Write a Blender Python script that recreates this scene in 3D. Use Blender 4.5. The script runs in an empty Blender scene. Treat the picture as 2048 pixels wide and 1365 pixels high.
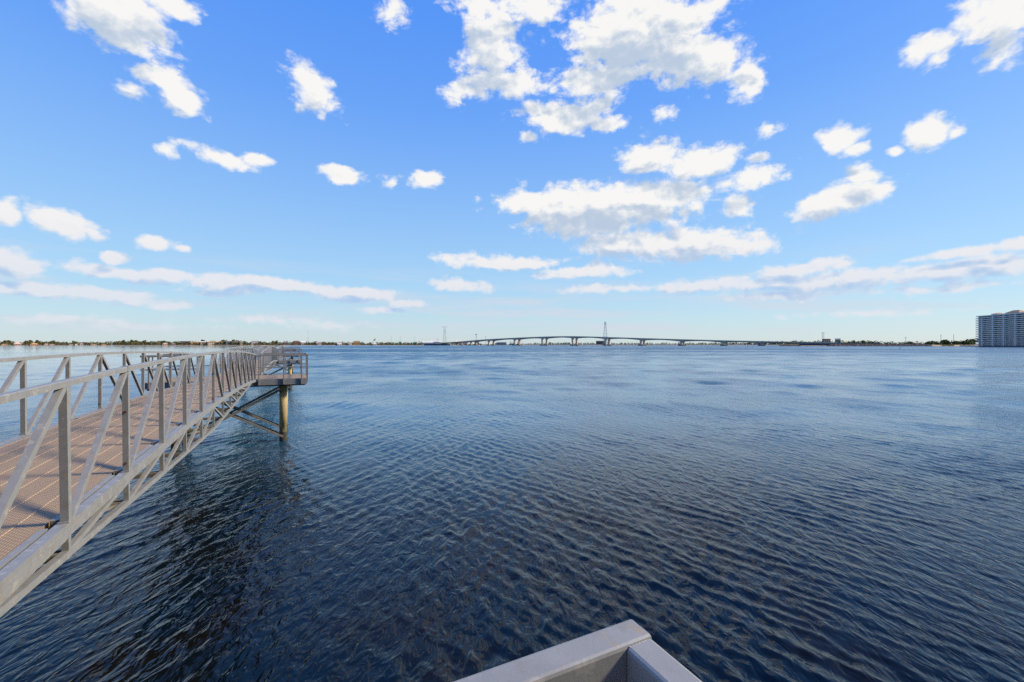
import bpy, bmesh, math, random
import numpy as np
from mathutils import Vector, Matrix

# ---------------------------------------------------------------- camera, world, sun, exposure
scene = bpy.context.scene
C = scene.collection
R = math.radians
FPX, CX, HY, CAMZ = 881.0, 1024.0, 688.5, 4.37      # focal length, centre column and horizon row on a 2048 px wide sheet; eye height
TH = math.atan2(1024 - 592, FPX)                    # heading of the pier, left of the view axis
UX, UY = -math.sin(TH), math.cos(TH)
NX, NY = math.cos(TH), math.sin(TH)
SUN_AZ, SUN_EL = R(80), R(34)

cam = bpy.data.cameras.new('camera')
cam.sensor_width = 36.0
cam.lens = FPX * 36.0 / 2048
cam.shift_y = 6.0 / 2048
cam.clip_start = 0.05
cam.clip_end = 40000
camo = bpy.data.objects.new('camera', cam)
C.objects.link(camo)
camo.location = (0, 0, CAMZ)
camo.rotation_euler = (R(90), 0, 0)
scene.camera = camo

scene.view_settings.view_transform = 'Standard'
scene.view_settings.look = 'None'
EXPO = 0.7
scene.view_settings.exposure = EXPO
scene.view_settings.gamma = 1.0
scene.view_settings.use_curve_mapping = False
scene.cycles.use_denoising = False
scene.cycles.max_bounces = 6
scene.cycles.sample_clamp_indirect = 6.0
scene.cycles.caustics_reflective = False

sun = bpy.data.lights.new('sun', 'SUN')
sun.energy = 3.9
sun.angle = R(9)
sun.color = (1.0, 0.81, 0.58)
suno = bpy.data.objects.new('sun', sun)
C.objects.link(suno)
sdir = Vector((math.sin(SUN_AZ) * math.cos(SUN_EL), math.cos(SUN_AZ) * math.cos(SUN_EL), math.sin(SUN_EL)))
suno.rotation_euler = sdir.to_track_quat('Z', 'Y').to_euler()
suno.location = sdir * 300

world = bpy.data.worlds.new('World')
scene.world = world
world.use_nodes = True
wt = world.node_tree
for n in list(wt.nodes):
    wt.nodes.remove(n)


class NT:
    """small helper that adds nodes and links them"""
    def __init__(self, tree):
        self.t = tree

    def node(self, typ, ins=None, **props):
        n = self.t.nodes.new(typ)
        for k, v in props.items():
            setattr(n, k, v)
        for k, v in (ins or {}).items():
            self.set(n.inputs[k], v)
        return n

    def set(self, sock, v):
        if isinstance(v, bpy.types.NodeSocket):
            self.t.links.new(v, sock)
        else:
            sock.default_value = v

    def math(self, op, a, b=0.0, c=None, clamp=False):
        n = self.t.nodes.new('ShaderNodeMath')
        n.operation = op
        n.use_clamp = clamp
        self.set(n.inputs[0], a)
        self.set(n.inputs[1], b)
        if c is not None:
            self.set(n.inputs[2], c)
        return n.outputs[0]

    def ramp(self, v, a, b, lo=0.0, hi=1.0, smooth=True):
        n = self.t.nodes.new('ShaderNodeMapRange')
        n.interpolation_type = 'SMOOTHSTEP' if smooth else 'LINEAR'
        self.set(n.inputs[0], v)
        for i, x in enumerate((a, b, lo, hi)):
            self.set(n.inputs[i + 1], x)
        return n.outputs[0]

    def mix(self, f, a, b, blend='MIX'):
        n = self.t.nodes.new('ShaderNodeMix')
        n.data_type = 'RGBA'
        n.blend_type = blend
        self.set(n.inputs[0], f)
        self.set(n.inputs[6], a)
        self.set(n.inputs[7], b)
        return n.outputs[2]

    def noise(self, vec, scale, detail=4.0, rough=0.55, lac=2.0, dim='3D', dist=0.0):
        n = self.t.nodes.new('ShaderNodeTexNoise')
        n.noise_dimensions = dim
        self.set(n.inputs['Vector'], vec)
        n.inputs['Scale'].default_value = scale
        n.inputs['Detail'].default_value = detail
        n.inputs['Roughness'].default_value = rough
        n.inputs['Lacunarity'].default_value = lac
        n.inputs['Distortion'].default_value = dist
        return n


W = NT(wt)
SKYK = .5 ** EXPO          # the sky's brightness in scene units
coord = W.node('ShaderNodeTexCoord').outputs['Generated']
sep = W.node('ShaderNodeSeparateXYZ', {0: coord})
az_ = W.math('ARCTAN2', sep.outputs[0], sep.outputs[1])
el_ = W.math('ARCSINE', sep.outputs[2])
# Nishita sky, pushed a little deeper in colour
sky = W.node('ShaderNodeTexSky', sky_type='NISHITA')
sky.sun_disc = False
sky.sun_elevation = SUN_EL
sky.sun_rotation = SUN_AZ
sky.altitude = 0
sky.air_density = 1.0
sky.dust_density = 0.4
sky.ozone_density = 3.0
skyc = W.node('ShaderNodeVectorMath', {0: sky.outputs[0], 1: (0.115, 0.115, 0.115)}, operation='MULTIPLY').outputs[0]
# the clear air's own colour by elevation (the whole sky round, the same at every azimuth)
grad = wt.nodes.new('ShaderNodeValToRGB')
W.set(grad.inputs[0], W.ramp(el_, 0.0, 1.2, smooth=False))
GR = [(0.000, (.63, .745, .78)), (0.045, (.54, .76, .88)), (0.10, (.44, .72, .98)), (0.17, (.36, .65, 1.02)),
      (0.27, (.26, .54, 1.04)), (0.40, (.155, .415, 1.06)), (0.53, (.10, .345, 1.06)), (1.0, (.05, .20, .84))]
el0 = grad.color_ramp.elements
while len(el0) > 1:
    el0.remove(el0[-1])
el0[0].position = GR[0][0]
el0[0].color = GR[0][1] + (1,)
for p, c in GR[1:]:
    e = el0.new(p)
    e.color = c + (1,)
base_sky = W.mix(0.82, skyc, grad.outputs[0])

# clouds: soft ellipses on the dome (azimuth, elevation), broken up by fractal noise
CL = [  # column, row, half width, half height, tilt, weight
    (235, 30, 130, 78, 8, 1), (330, 5, 70, 28, 0, .8), (275, 88, 45, 30, 20, .6), (185, 20, 60, 40, 0, .55),
    (348, 178, 78, 38, 28, 1), (300, 150, 40, 26, 10, .8), (262, 182, 26, 14, 0, .35),
    (628, 185, 50, 46, 25, .62), (600, 155, 28, 26, 30, .5), (785, 25, 28, 34, -25, .5),
    (430, 310, 78, 17, 9, .62), (512, 318, 28, 15, 0, .75), (338, 299, 25, 11, 0, .4), (455, 318, 30, 12, 0, .6),
    (685, 351, 47, 22, 4, 1), (850, 360, 37, 22, -8, .9), (782, 363, 22, 11, 0, .4), (865, 352, 22, 16, 0, .7),
    (12, 428, 42, 32, 22, 1), (110, 446, 95, 28, 14, 1), (178, 470, 38, 13, 20, .7),
    (308, 486, 48, 15, 4, .75), (360, 498, 26, 6, 0, .4),
    (40, 526, 75, 27, 5, .95), (228, 518, 32, 16, 0, .85),
    (235, 545, 125, 18, 4, .95), (345, 550, 65, 16, 0, .95), (450, 568, 95, 21, 2, .95), (565, 572, 75, 14, 0, .85),
    (690, 586, 120, 17, 3, .9), (430, 585, 60, 8, 0, .5), (60, 580, 120, 16, 3, .85), (215, 592, 115, 17, 4, .8),
    (350, 615, 42, 7, 0, .5), (822, 608, 42, 8, 0, .55), (765, 621, 50, 8, 0, .45), (520, 640, 70, 8, 0, .35),
    (110, 640, 130, 9, 0, .3), (655, 652, 90, 10, 0, .35), (300, 655, 150, 9, 0, .25),
    (985, 95, 68, 92, 6, .85), (1040, 165, 120, 34, 0, .75), (1280, 70, 175, 98, 4, 1.15), (1400, 115, 110, 66, 14, 1),
    (1490, 160, 48, 38, 38, .85), (1432, 14, 48, 22, 0, .45), (955, 20, 52, 52, 0, .65), (1062, 8, 70, 42, 0, .7),
    (935, 182, 48, 28, -12, .55), (1200, 160, 110, 34, 0, .8), (1500, 185, 32, 14, 0, .6), (1200, 205, 46, 26, 0, .4),
    (1120, 236, 90, 33, 4, 1), (1072, 222, 36, 24, 0, .8), (1212, 250, 46, 18, 8, .6), (1050, 272, 13, 11, 0, .35),
    (1330, 228, 24, 14, 10, .35), (1535, 262, 30, 18, -15, .6),
    (1683, 274, 46, 32, 4, .95), (1718, 292, 28, 12, 0, .6), (1786, 302, 18, 11, 0, .7), (1852, 264, 55, 35, 16, .9),
    (1905, 272, 24, 14, -25, .5), (1852, 98, 58, 28, 8, .7), (1875, 118, 32, 24, 40, .6),
    (2000, 25, 100, 58, 0, .6), (2010, 95, 52, 38, 0, .6),
    (1300, 312, 62, 34, 8, .8), (1395, 328, 80, 38, 4, .9), (1440, 312, 40, 28, 0, .9), (1505, 356, 80, 28, -6, .8), (1520, 320, 34, 14, -8, .5),
    (1675, 400, 102, 32, -10, .95), (1730, 350, 36, 24, 0, .65), (1752, 382, 42, 18, -12, .6),
    (1210, 412, 228, 52, 2, 1.1), (1060, 408, 80, 32, 0, .9), (1330, 393, 130, 34, -3, .9), (1180, 445, 150, 36, 2, .9), (1478, 408, 34, 22, 0, .55),
    (1365, 490, 200, 34, 2, 1), (1240, 486, 100, 26, 0, .8), (1480, 492, 90, 20, 2, .8),
    (985, 526, 145, 18, 0, .85), (1165, 544, 95, 15, -2, .8), (918, 571, 60, 13, 2, .7),
    (1600, 540, 95, 17, 0, .8), (1660, 562, 280, 22, 0, .7), (1400, 570, 130, 14, 0, .6), (1870, 546, 140, 20, 0, .75),
    (2010, 528, 95, 28, 0, .85), (1930, 506, 150, 11, -4, .6), (2040, 495, 70, 14, 0, .6), (1245, 578, 130, 9, 0, .45),
    (1565, 593, 110, 8, 0, .4), (1700, 630, 130, 8, 0, .35), (1900, 575, 150, 9, 0, .45),
]


def sky_angles(px, py):
    dx = px - CX
    return math.atan2(dx, FPX), math.atan2(HY - py, math.hypot(dx, FPX))


BL = []                     # clouds in sky angles
for (px, py, rx, ry, rot, w) in CL:
    a0, e0 = sky_angles(px, py)
    ra = (sky_angles(px + rx, py)[0] - sky_angles(px - rx, py)[0]) / 2 * .95
    re = (sky_angles(px, py - ry)[1] - sky_angles(px, py + ry)[1]) / 2 * .95
    BL.append((a0, e0, ra, re, R(rot), w))


def reach(b):
    a0, e0, ra, re, rot, w = b
    g = 1 + .42 / w
    c, s = abs(math.cos(rot)), abs(math.sin(rot))
    return (ra * c + re * s) * g + .03, (ra * s + re * c) * g + .035


def cloud_field(G, vec, blobs):
    prev = G.math('ADD', -1.5, 0.0)
    sp = G.node('ShaderNodeSeparateXYZ', {0: vec})
    for (a0, e0, ra, re, rot, w) in blobs:
        mp = G.node('ShaderNodeMapping', vector_type='TEXTURE')
        # the running value rides along in z (scaled away) so that the nodes form one chain
        G.set(mp.inputs['Vector'], G.node('ShaderNodeCombineXYZ', {0: sp.outputs[0], 1: sp.outputs[1], 2: prev}).outputs[0])
        mp.inputs['Location'].default_value = (a0, e0, 0)
        mp.inputs['Rotation'].default_value = (0, 0, -rot)
        mp.inputs['Scale'].default_value = (ra, re, 1e6)
        ln = G.node('ShaderNodeVectorMath', {0: mp.outputs[0]}, operation='LENGTH')
        v = G.math('MULTIPLY_ADD', ln.outputs['Value'], -w, w)
        prev = G.math('MAXIMUM', prev, v)
    return prev


def vmath(G, op, a, b):
    return G.node('ShaderNodeVectorMath', {0: a, 1: b}, operation=op).outputs[0]


def sky_closure(blobs, outside):
    """clear sky with these clouds in front of it, as a node group of its own"""
    t = bpy.data.node_groups.new('cloud_cell', 'ShaderNodeTree')
    t.interface.new_socket('Azimuth', in_out='INPUT', socket_type='NodeSocketFloat')
    t.interface.new_socket('Elevation', in_out='INPUT', socket_type='NodeSocketFloat')
    t.interface.new_socket('Clear', in_out='INPUT', socket_type='NodeSocketColor')
    t.interface.new_socket('Sky', in_out='OUTPUT', socket_type='NodeSocketShader')
    G = NT(t)
    gi = G.node('NodeGroupInput')
    az, el, clear = gi.outputs[0], gi.outputs[1], gi.outputs[2]
    elc = G.math('MAXIMUM', el, 0.0)
    azel = G.node('ShaderNodeCombineXYZ', {0: az, 1: el}).outputs[0]
    # noise space: rows get closer together towards the horizon, as a flat cloud layer does
    rowl = G.math('MULTIPLY_ADD', G.math('LOGARITHM', G.math('ADD', elc, 0.035), math.e), 0.065, G.math('MULTIPLY', elc, G.math('MULTIPLY_ADD', elc, .6, .85)))
    nvec = G.node('ShaderNodeCombineXYZ', {0: az, 1: rowl, 2: 0.37}).outputs[0]
    wv = vmath(G, 'SUBTRACT', G.noise(nvec, 9.0, 3.0, 0.55).outputs['Color'], (.5, .5, .5))
    wv = vmath(G, 'MULTIPLY', wv, (.040, .040, .0))
    nv2 = vmath(G, 'ADD', nvec, wv)
    azw = vmath(G, 'ADD', azel, vmath(G, 'MULTIPLY', wv, (.75, .60, .0)))
    n1 = G.noise(nv2, NSCALE, 8.0, NROUGH).outputs[0]
    B1 = cloud_field(G, azw, blobs)
    if outside:
        # scattered cumulus all round, beyond the clouds placed one by one
        cov = G.noise(nvec, 3.4, 2.0, 0.5).outputs[0]
        outm = G.math('MAXIMUM', G.ramp(G.math('ABSOLUTE', az), 0.86, 1.0), G.ramp(el, 0.62, 0.75, 0, .72))
        Bo = G.math('MULTIPLY_ADD', G.math('SUBTRACT', cov, 0.625), 6.0, G.math('MULTIPLY_ADD', outm, 3.0, -3.0))
        B1 = G.math('MAXIMUM', B1, Bo)
    vo = G.node('ShaderNodeTexVoronoi', {'Vector': nv2, 'Scale': 30.0, 'Detail': 2.0, 'Roughness': .55, 'Lacunarity': 2.3}, voronoi_dimensions='2D', feature='F1', normalize=True)
    puff = G.math('SUBTRACT', .42, vo.outputs['Distance'])
    D1 = G.math('MULTIPLY_ADD', G.math('SUBTRACT', n1, 0.5), NAMP, G.math('MULTIPLY_ADD', puff, .85, B1))
    # shade: how much cloud lies above, towards the light
    off = vmath(G, 'ADD', azw, G.node('ShaderNodeCombineXYZ', {0: .014, 1: G.ramp(el, .05, .35, .015, .044)}).outputs[0])
    n2 = G.noise(vmath(G, 'ADD', nv2, (0.008, 0.016, 0.0)), NSCALE, 4.0, 0.55).outputs[0]
    B2 = cloud_field(G, off, blobs)
    if outside:
        B2 = G.math('MAXIMUM', B2, Bo)
    D2 = G.math('MULTIPLY_ADD', G.math('SUBTRACT', n2, 0.5), 1.5, B2)
    lit = G.math('EXPONENT', G.math('MULTIPLY', G.math('MAXIMUM', D2, 0.0), -1.9))
    lit = G.ramp(G.math('MULTIPLY_ADD', G.math('SUBTRACT', n1, n2), 1.2, lit), 0.10, 0.95)
    dens = G.ramp(D1, DLO, G.ramp(lit, .1, .9, DHI - .06, DHI))
    dens = G.math('MULTIPLY', dens, G.ramp(el, 0.003, 0.05))
    ccol = G.mix(lit, CSHADE, CLIT)
    ccol = G.mix(G.ramp(el, 0.05, 0.30), G.mix(lit, CSHADE_LOW, CLIT_LOW), ccol)
    densl = G.math('MULTIPLY', dens, G.ramp(el, 0.02, 0.20, 0.72, 1.0))
    # thin streaky cloud low over the horizon
    sv = G.node('ShaderNodeCombineXYZ', {0: G.math('MULTIPLY', az, 3.2), 1: G.math('MULTIPLY', elc, 34.0), 2: 1.7}).outputs[0]
    st = G.ramp(G.noise(sv, 1.0, 4.0, .6).outputs[0], .42, .68, 0, .65)
    st = G.math('MULTIPLY', st, G.math('MULTIPLY', G.ramp(el, .004, .03), G.ramp(el, .20, .08)))
    clear = G.mix(st, clear, (.66, .70, .80, 1))
    bgn = G.node('ShaderNodeBackground', {0: G.mix(densl, clear, ccol), 1: SKYK}).outputs[0]
    go = G.node('NodeGroupOutput')
    t.links.new(bgn, go.inputs[0])
    n = wt.nodes.new('ShaderNodeGroup')
    n.node_tree = t
    W.set(n.inputs[0], az_)
    W.set(n.inputs[1], el_)
    W.set(n.inputs[2], base_sky)
    return n.outputs[0]


NSCALE, NROUGH, NAMP, DLO, DHI = 20.0, .57, 1.6, -.09, .46
CSHADE, CLIT = (0.50, 0.60, 0.745, 1), (0.935, 0.93, 0.915, 1)
CSHADE_LOW, CLIT_LOW = (0.40, 0.575, 0.84, 1), (0.80, 0.80, 0.855, 1)


def sky_tree(blobs, a0, a1, e0, e1, depth=0):
    """only the clouds near a direction are evaluated there: the dome is halved again and again"""
    inside = [b for b in blobs if b[0] + reach(b)[0] > a0 and b[0] - reach(b)[0] < a1 and b[1] + reach(b)[1] > e0 and b[1] - reach(b)[1] < e1]
    if len(inside) <= 9 or depth >= 6:
        return sky_closure(inside, a0 < -.84 or a1 > .84 or e1 > .6)
    best = None
    for axis in (0, 1):
        lo, hi = ((a0, a1), (e0, e1))[axis]
        for b in inside:
            for t in (b[axis] - reach(b)[axis], b[axis] + reach(b)[axis]):
                if lo + .01 < t < hi - .01:
                    l = sum(1 for c in inside if c[axis] - reach(c)[axis] < t)
                    r = sum(1 for c in inside if c[axis] + reach(c)[axis] > t)
                    if best is None or max(l, r) + .2 * (l + r) < best[0]:
                        best = (max(l, r) + .2 * (l + r), axis, t)
    _, axis, t = best
    fac = W.math('GREATER_THAN', (az_, el_)[axis], t)
    if axis == 0:
        A, B = sky_tree(inside, a0, t, e0, e1, depth + 1), sky_tree(inside, t, a1, e0, e1, depth + 1)
    else:
        A, B = sky_tree(inside, a0, a1, e0, t, depth + 1), sky_tree(inside, a0, a1, t, e1, depth + 1)
    return W.node('ShaderNodeMixShader', {0: fac, 1: A, 2: B}).outputs[0]


front = sky_tree(BL, -.92, .92, -.1, .85)
rest = sky_closure([], True)
in_front = W.math('MULTIPLY', W.math('LESS_THAN', W.math('ABSOLUTE', az_), .92), W.math('LESS_THAN', el_, .85))
dome = W.node('ShaderNodeMixShader', {0: in_front, 1: rest, 2: front}).outputs[0]
below = W.node('ShaderNodeBackground', {0: base_sky, 1: SKYK}).outputs[0]
allsky = W.node('ShaderNodeMixShader', {0: W.math('GREATER_THAN', el_, 0.0), 1: below, 2: dome}).outputs[0]
wo = W.node('ShaderNodeOutputWorld', {0: allsky})
world.cycles.sampling_method = 'MANUAL'
world.cycles.sample_map_resolution = 1024

# ---------------------------------------------------------------- helpers
rng = random.Random(7)


def at(px, Y, z=0.0):
    """the point at a viewing column and a distance ahead"""
    return Vector(((px - CX) / FPX * Y, Y, z))


def hz(py, Y):
    """height of a row at a distance"""
    return CAMZ + (HY - py) * Y / FPX


class MB:
    def __init__(self):
        self.v, self.f, self.m = [], [], []

    def add(self, vs, fs, mi=0):
        o = len(self.v)
        self.v += [tuple(x) for x in vs]
        self.f += [tuple(i + o for i in f) for f in fs]
        self.m += [mi] * len(fs)

    def box(self, x0, x1, y0, y1, z0, z1, mi=0):
        vs = [(x, y, z) for z in (z0, z1) for y in (y0, y1) for x in (x0, x1)]
        self.add(vs, [(0, 2, 3, 1), (4, 5, 7, 6), (0, 1, 5, 4), (2, 6, 7, 3), (0, 4, 6, 2), (1, 3, 7, 5)], mi)

    def beam(self, p, q, w, h, side=(1, 0, 0), mi=0):
        """a straight bar from p to q; w along side, h across both"""
        p, q = Vector(p), Vector(q)
        d = (q - p).normalized()
        s = Vector(side)
        s = (s - d * s.dot(d)).normalized()
        t = d.cross(s)
        a, b = s * (w / 2), t * (h / 2)
        vs = [p - a - b, p + a - b, p + a + b, p - a + b, q - a - b, q + a - b, q + a + b, q - a + b]
        self.add(vs, [(3, 2, 1, 0), (4, 5, 6, 7), (0, 1, 5, 4), (1, 2, 6, 5), (2, 3, 7, 6), (3, 0, 4, 7)], mi)

    def strip(self, prof, path, mi=0):
        """a profile (x, dz) swept along path points (y, z, slope) lying in the yz plane, closed ends"""
        n = len(prof)
        vs, fs = [], []
        for (y, z, sl) in path:
            for (x, dz) in prof:
                vs.append((x, y - dz * sl, z + dz))
        for i in range(len(path) - 1):
            for j in range(n):
                a, b = i * n + j, i * n + (j + 1) % n
                fs.append((a, b, b + n, a + n))
        fs.append(tuple(range(n - 1, -1, -1)))
        fs.append(tuple(range((len(path) - 1) * n, len(path) * n)))
        self.add(vs, fs, mi)

    def cyl(self, p, q, r0, r1=None, seg=16, mi=0, caps=True):
        r1 = r0 if r1 is None else r1
        p, q = Vector(p), Vector(q)
        d = (q - p).normalized()
        s = d.orthogonal().normalized()
        t = d.cross(s)
        vs = []
        for c, r in ((p, r0), (q, r1)):
            for i in range(seg):
                a = 2 * math.pi * i / seg
                vs.append(c + (s * math.cos(a) + t * math.sin(a)) * r)
        fs = [(i, (i + 1) % seg, seg + (i + 1) % seg, seg + i) for i in range(seg)]
        if caps:
            fs += [tuple(range(seg - 1, -1, -1)), tuple(range(seg, 2 * seg))]
        self.add(vs, fs, mi)

    def leaves(self, c, rad, n, size, r):
        """leaf sprays: small randomly turned quads through an ellipsoid, denser towards its skin"""
        for _ in range(n):
            while True:
                d = Vector((r.uniform(-1, 1), r.uniform(-1, 1), r.uniform(-1, 1)))
                if .05 < d.length < 1:
                    break
            d = d.normalized() * (d.length ** 0.45)
            p = Vector(c) + Vector((d.x * rad[0], d.y * rad[1], d.z * rad[2]))
            a = Vector((r.gauss(0, 1), r.gauss(0, 1), r.gauss(0, 1))).normalized()
            b = a.orthogonal().normalized()
            e = a.cross(b)
            s = size * r.uniform(.6, 1.4)
            self.add([p - b * s - e * s * .7, p + b * s - e * s * .5, p + b * s * .8 + e * s * .7, p - b * s * .7 + e * s * .6], [(0, 1, 2, 3)])

    def mesh(self, name):
        me = bpy.data.meshes.new(name)
        me.from_pydata(self.v, [], self.f)
        me.update()
        return me

    def build(self, name, mat, parent=None, smooth=False):
        me = self.mesh(name)
        mats = mat if isinstance(mat, (list, tuple)) else [mat]
        for m in mats:
            me.materials.append(m)
        if len(mats) > 1:
            me.polygons.foreach_set('material_index', self.m)
        if smooth:
            me.polygons.foreach_set('use_smooth', [True] * len(me.polygons))
        o = bpy.data.objects.new(name, me)
        C.objects.link(o)
        if parent:
            o.parent = parent
        return o


def tag(o, label=None, cat=None, group=None, kind=None):
    if label:
        o['label'] = label
    if cat:
        o['category'] = cat
    if group:
        o['group'] = group
    if kind:
        o['kind'] = kind
    return o


def empty(name, loc, rz=0.0):
    o = bpy.data.objects.new(name, None)
    o.empty_display_size = .3
    o.location = loc
    o.rotation_euler = (0, 0, rz)
    C.objects.link(o)
    return o


def copy_tree(o, parent=None):
    c = o.copy()
    C.objects.link(c)
    c.parent = parent
    for ch in list(o.children):
        copy_tree(ch, c)
    return c


# ---------------------------------------------------------------- materials
def material(name, col, rough=.6, metal=0.0, var=.15, scale=3.0, bump=0.0, bscale=30.0, stain=None, stain_scale=1.2, stain_amt=.5, stretch=(1, 1, 1), spec=.5, spots=False):
    m = bpy.data.materials.new(name)
    m.use_nodes = True
    T = NT(m.node_tree)
    p = m.node_tree.nodes['Principled BSDF']
    tc = T.node('ShaderNodeTexCoord').outputs['Object']
    mp = T.node('ShaderNodeMapping', {'Vector': tc, 'Scale': stretch}).outputs[0]
    n = T.noise(mp, scale, 5.0, .6).outputs[0]
    f = T.ramp(n, .3, .7, 1 - var, 1 + var, smooth=False)
    c = T.node('ShaderNodeVectorMath', {0: tuple(col), 1: f}, operation='SCALE')
    T.set(c.inputs['Scale'], f)
    out = c.outputs[0]
    if stain:
        s = T.noise(mp, stain_scale, 7.0, .68).outputs[0]
        out = T.mix(T.ramp(s, .50, .68, 0, stain_amt), out, tuple(stain) + (1,))
    if spots:
        v = T.noise(tc, 14.0, 4.0, .6).outputs[0]
        out = T.mix(T.ramp(v, .58, .66, 0, .38), out, (.44, .43, .40, 1))
        v = T.noise(T.node('ShaderNodeMapping', {'Vector': tc, 'Location': (3, 1, 7)}).outputs[0], 21.0, 3.0, .5).outputs[0]
        out = T.mix(T.ramp(v, .64, .71, 0, .42), out, (.36, .25, .13, 1))
    T.set(p.inputs['Base Color'], out)
    p.inputs['Roughness'].default_value = rough
    p.inputs['Metallic'].default_value = metal
    p.inputs['Specular IOR Level'].default_value = spec
    if bump:
        b = T.noise(mp, bscale, 4.0, .6).outputs[0]
        bn = T.node('ShaderNodeBump', {'Strength': bump, 'Distance': .01, 'Height': b})
        T.set(p.inputs['Normal'], bn.outputs[0])
    return m


M = {}
M['alu'] = material('weathered_aluminium', (.243, .262, .270), 0.48, .15, .10, 9, .05, 90, stain=(.20, .175, .14), stain_scale=11, stain_amt=.42, spots=True)
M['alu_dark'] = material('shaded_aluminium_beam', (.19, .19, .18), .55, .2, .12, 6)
M['galv'] = material('galvanised_steel', (.26, .26, .235), .5, .2, .18, 4, stain=(.30, .20, .09), stain_scale=2.2, stain_amt=.6)
M['pile'] = material('coated_pile', (.46, .36, .155), .65, 0, .14, 2.5, .2, 8, stain=(.20, .17, .11), stain_scale=1.6, stain_amt=.5, stretch=(1, 1, .35))
M['growth'] = material('marine_growth', (.045, .04, .028), .8, 0, .4, 9, .6, 22)
M['algae'] = material('algae_stain', (.13, .12, .055), .8, 0, .35, 8)
M['bolt'] = material('rusty_bolt', (.13, .085, .06), .6, .4, .3, 60)
M['black'] = material('dark_rubber', (.03, .03, .03), .7)


def deck_material():
    m = bpy.data.materials.new('perforated_tan_deck')
    m.use_nodes = True
    T = NT(m.node_tree)
    p = m.node_tree.nodes['Principled BSDF']
    tc = T.node('ShaderNodeTexCoord').outputs['Object']
    mp = T.node('ShaderNodeMapping', {'Vector': tc, 'Rotation': (0, 0, R(90))}).outputs[0]
    br = T.node('ShaderNodeTexBrick', {'Vector': mp, 'Color1': (1, 1, 1, 1), 'Color2': (1, 1, 1, 1), 'Mortar': (0, 0, 0, 1), 'Scale': 1.0,
                                       'Mortar Size': .0066, 'Mortar Smooth': .2, 'Brick Width': .040, 'Row Height': .020})
    slot = br.outputs['Color']
    n = T.noise(tc, 2.2, 6.0, .62).outputs[0]
    base = T.mix(T.ramp(n, .3, .72), (.268, .191, .102, 1), (.212, .152, .086, 1))
    n2 = T.noise(tc, 30, 3.0, .6).outputs[0]
    base = T.mix(T.ramp(n2, .35, .75, 0, .25), base, (.20, .14, .105, 1))
    c = T.mix(slot, base, (.40, .305, .205, 1))
    T.set(p.inputs['Base Color'], c)
    p.inputs['Roughness'].default_value = .62
    bn = T.node('ShaderNodeBump', {'Strength': .6, 'Distance': .004, 'Height': slot})
    T.set(p.inputs['Normal'], bn.outputs[0])
    return m


M['deck'] = deck_material()
M['lip'] = material('pale_deck_lip', (.31, .25, .18), .5, .1, .15, 12)  # raised lips set paler than the plank tops


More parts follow.
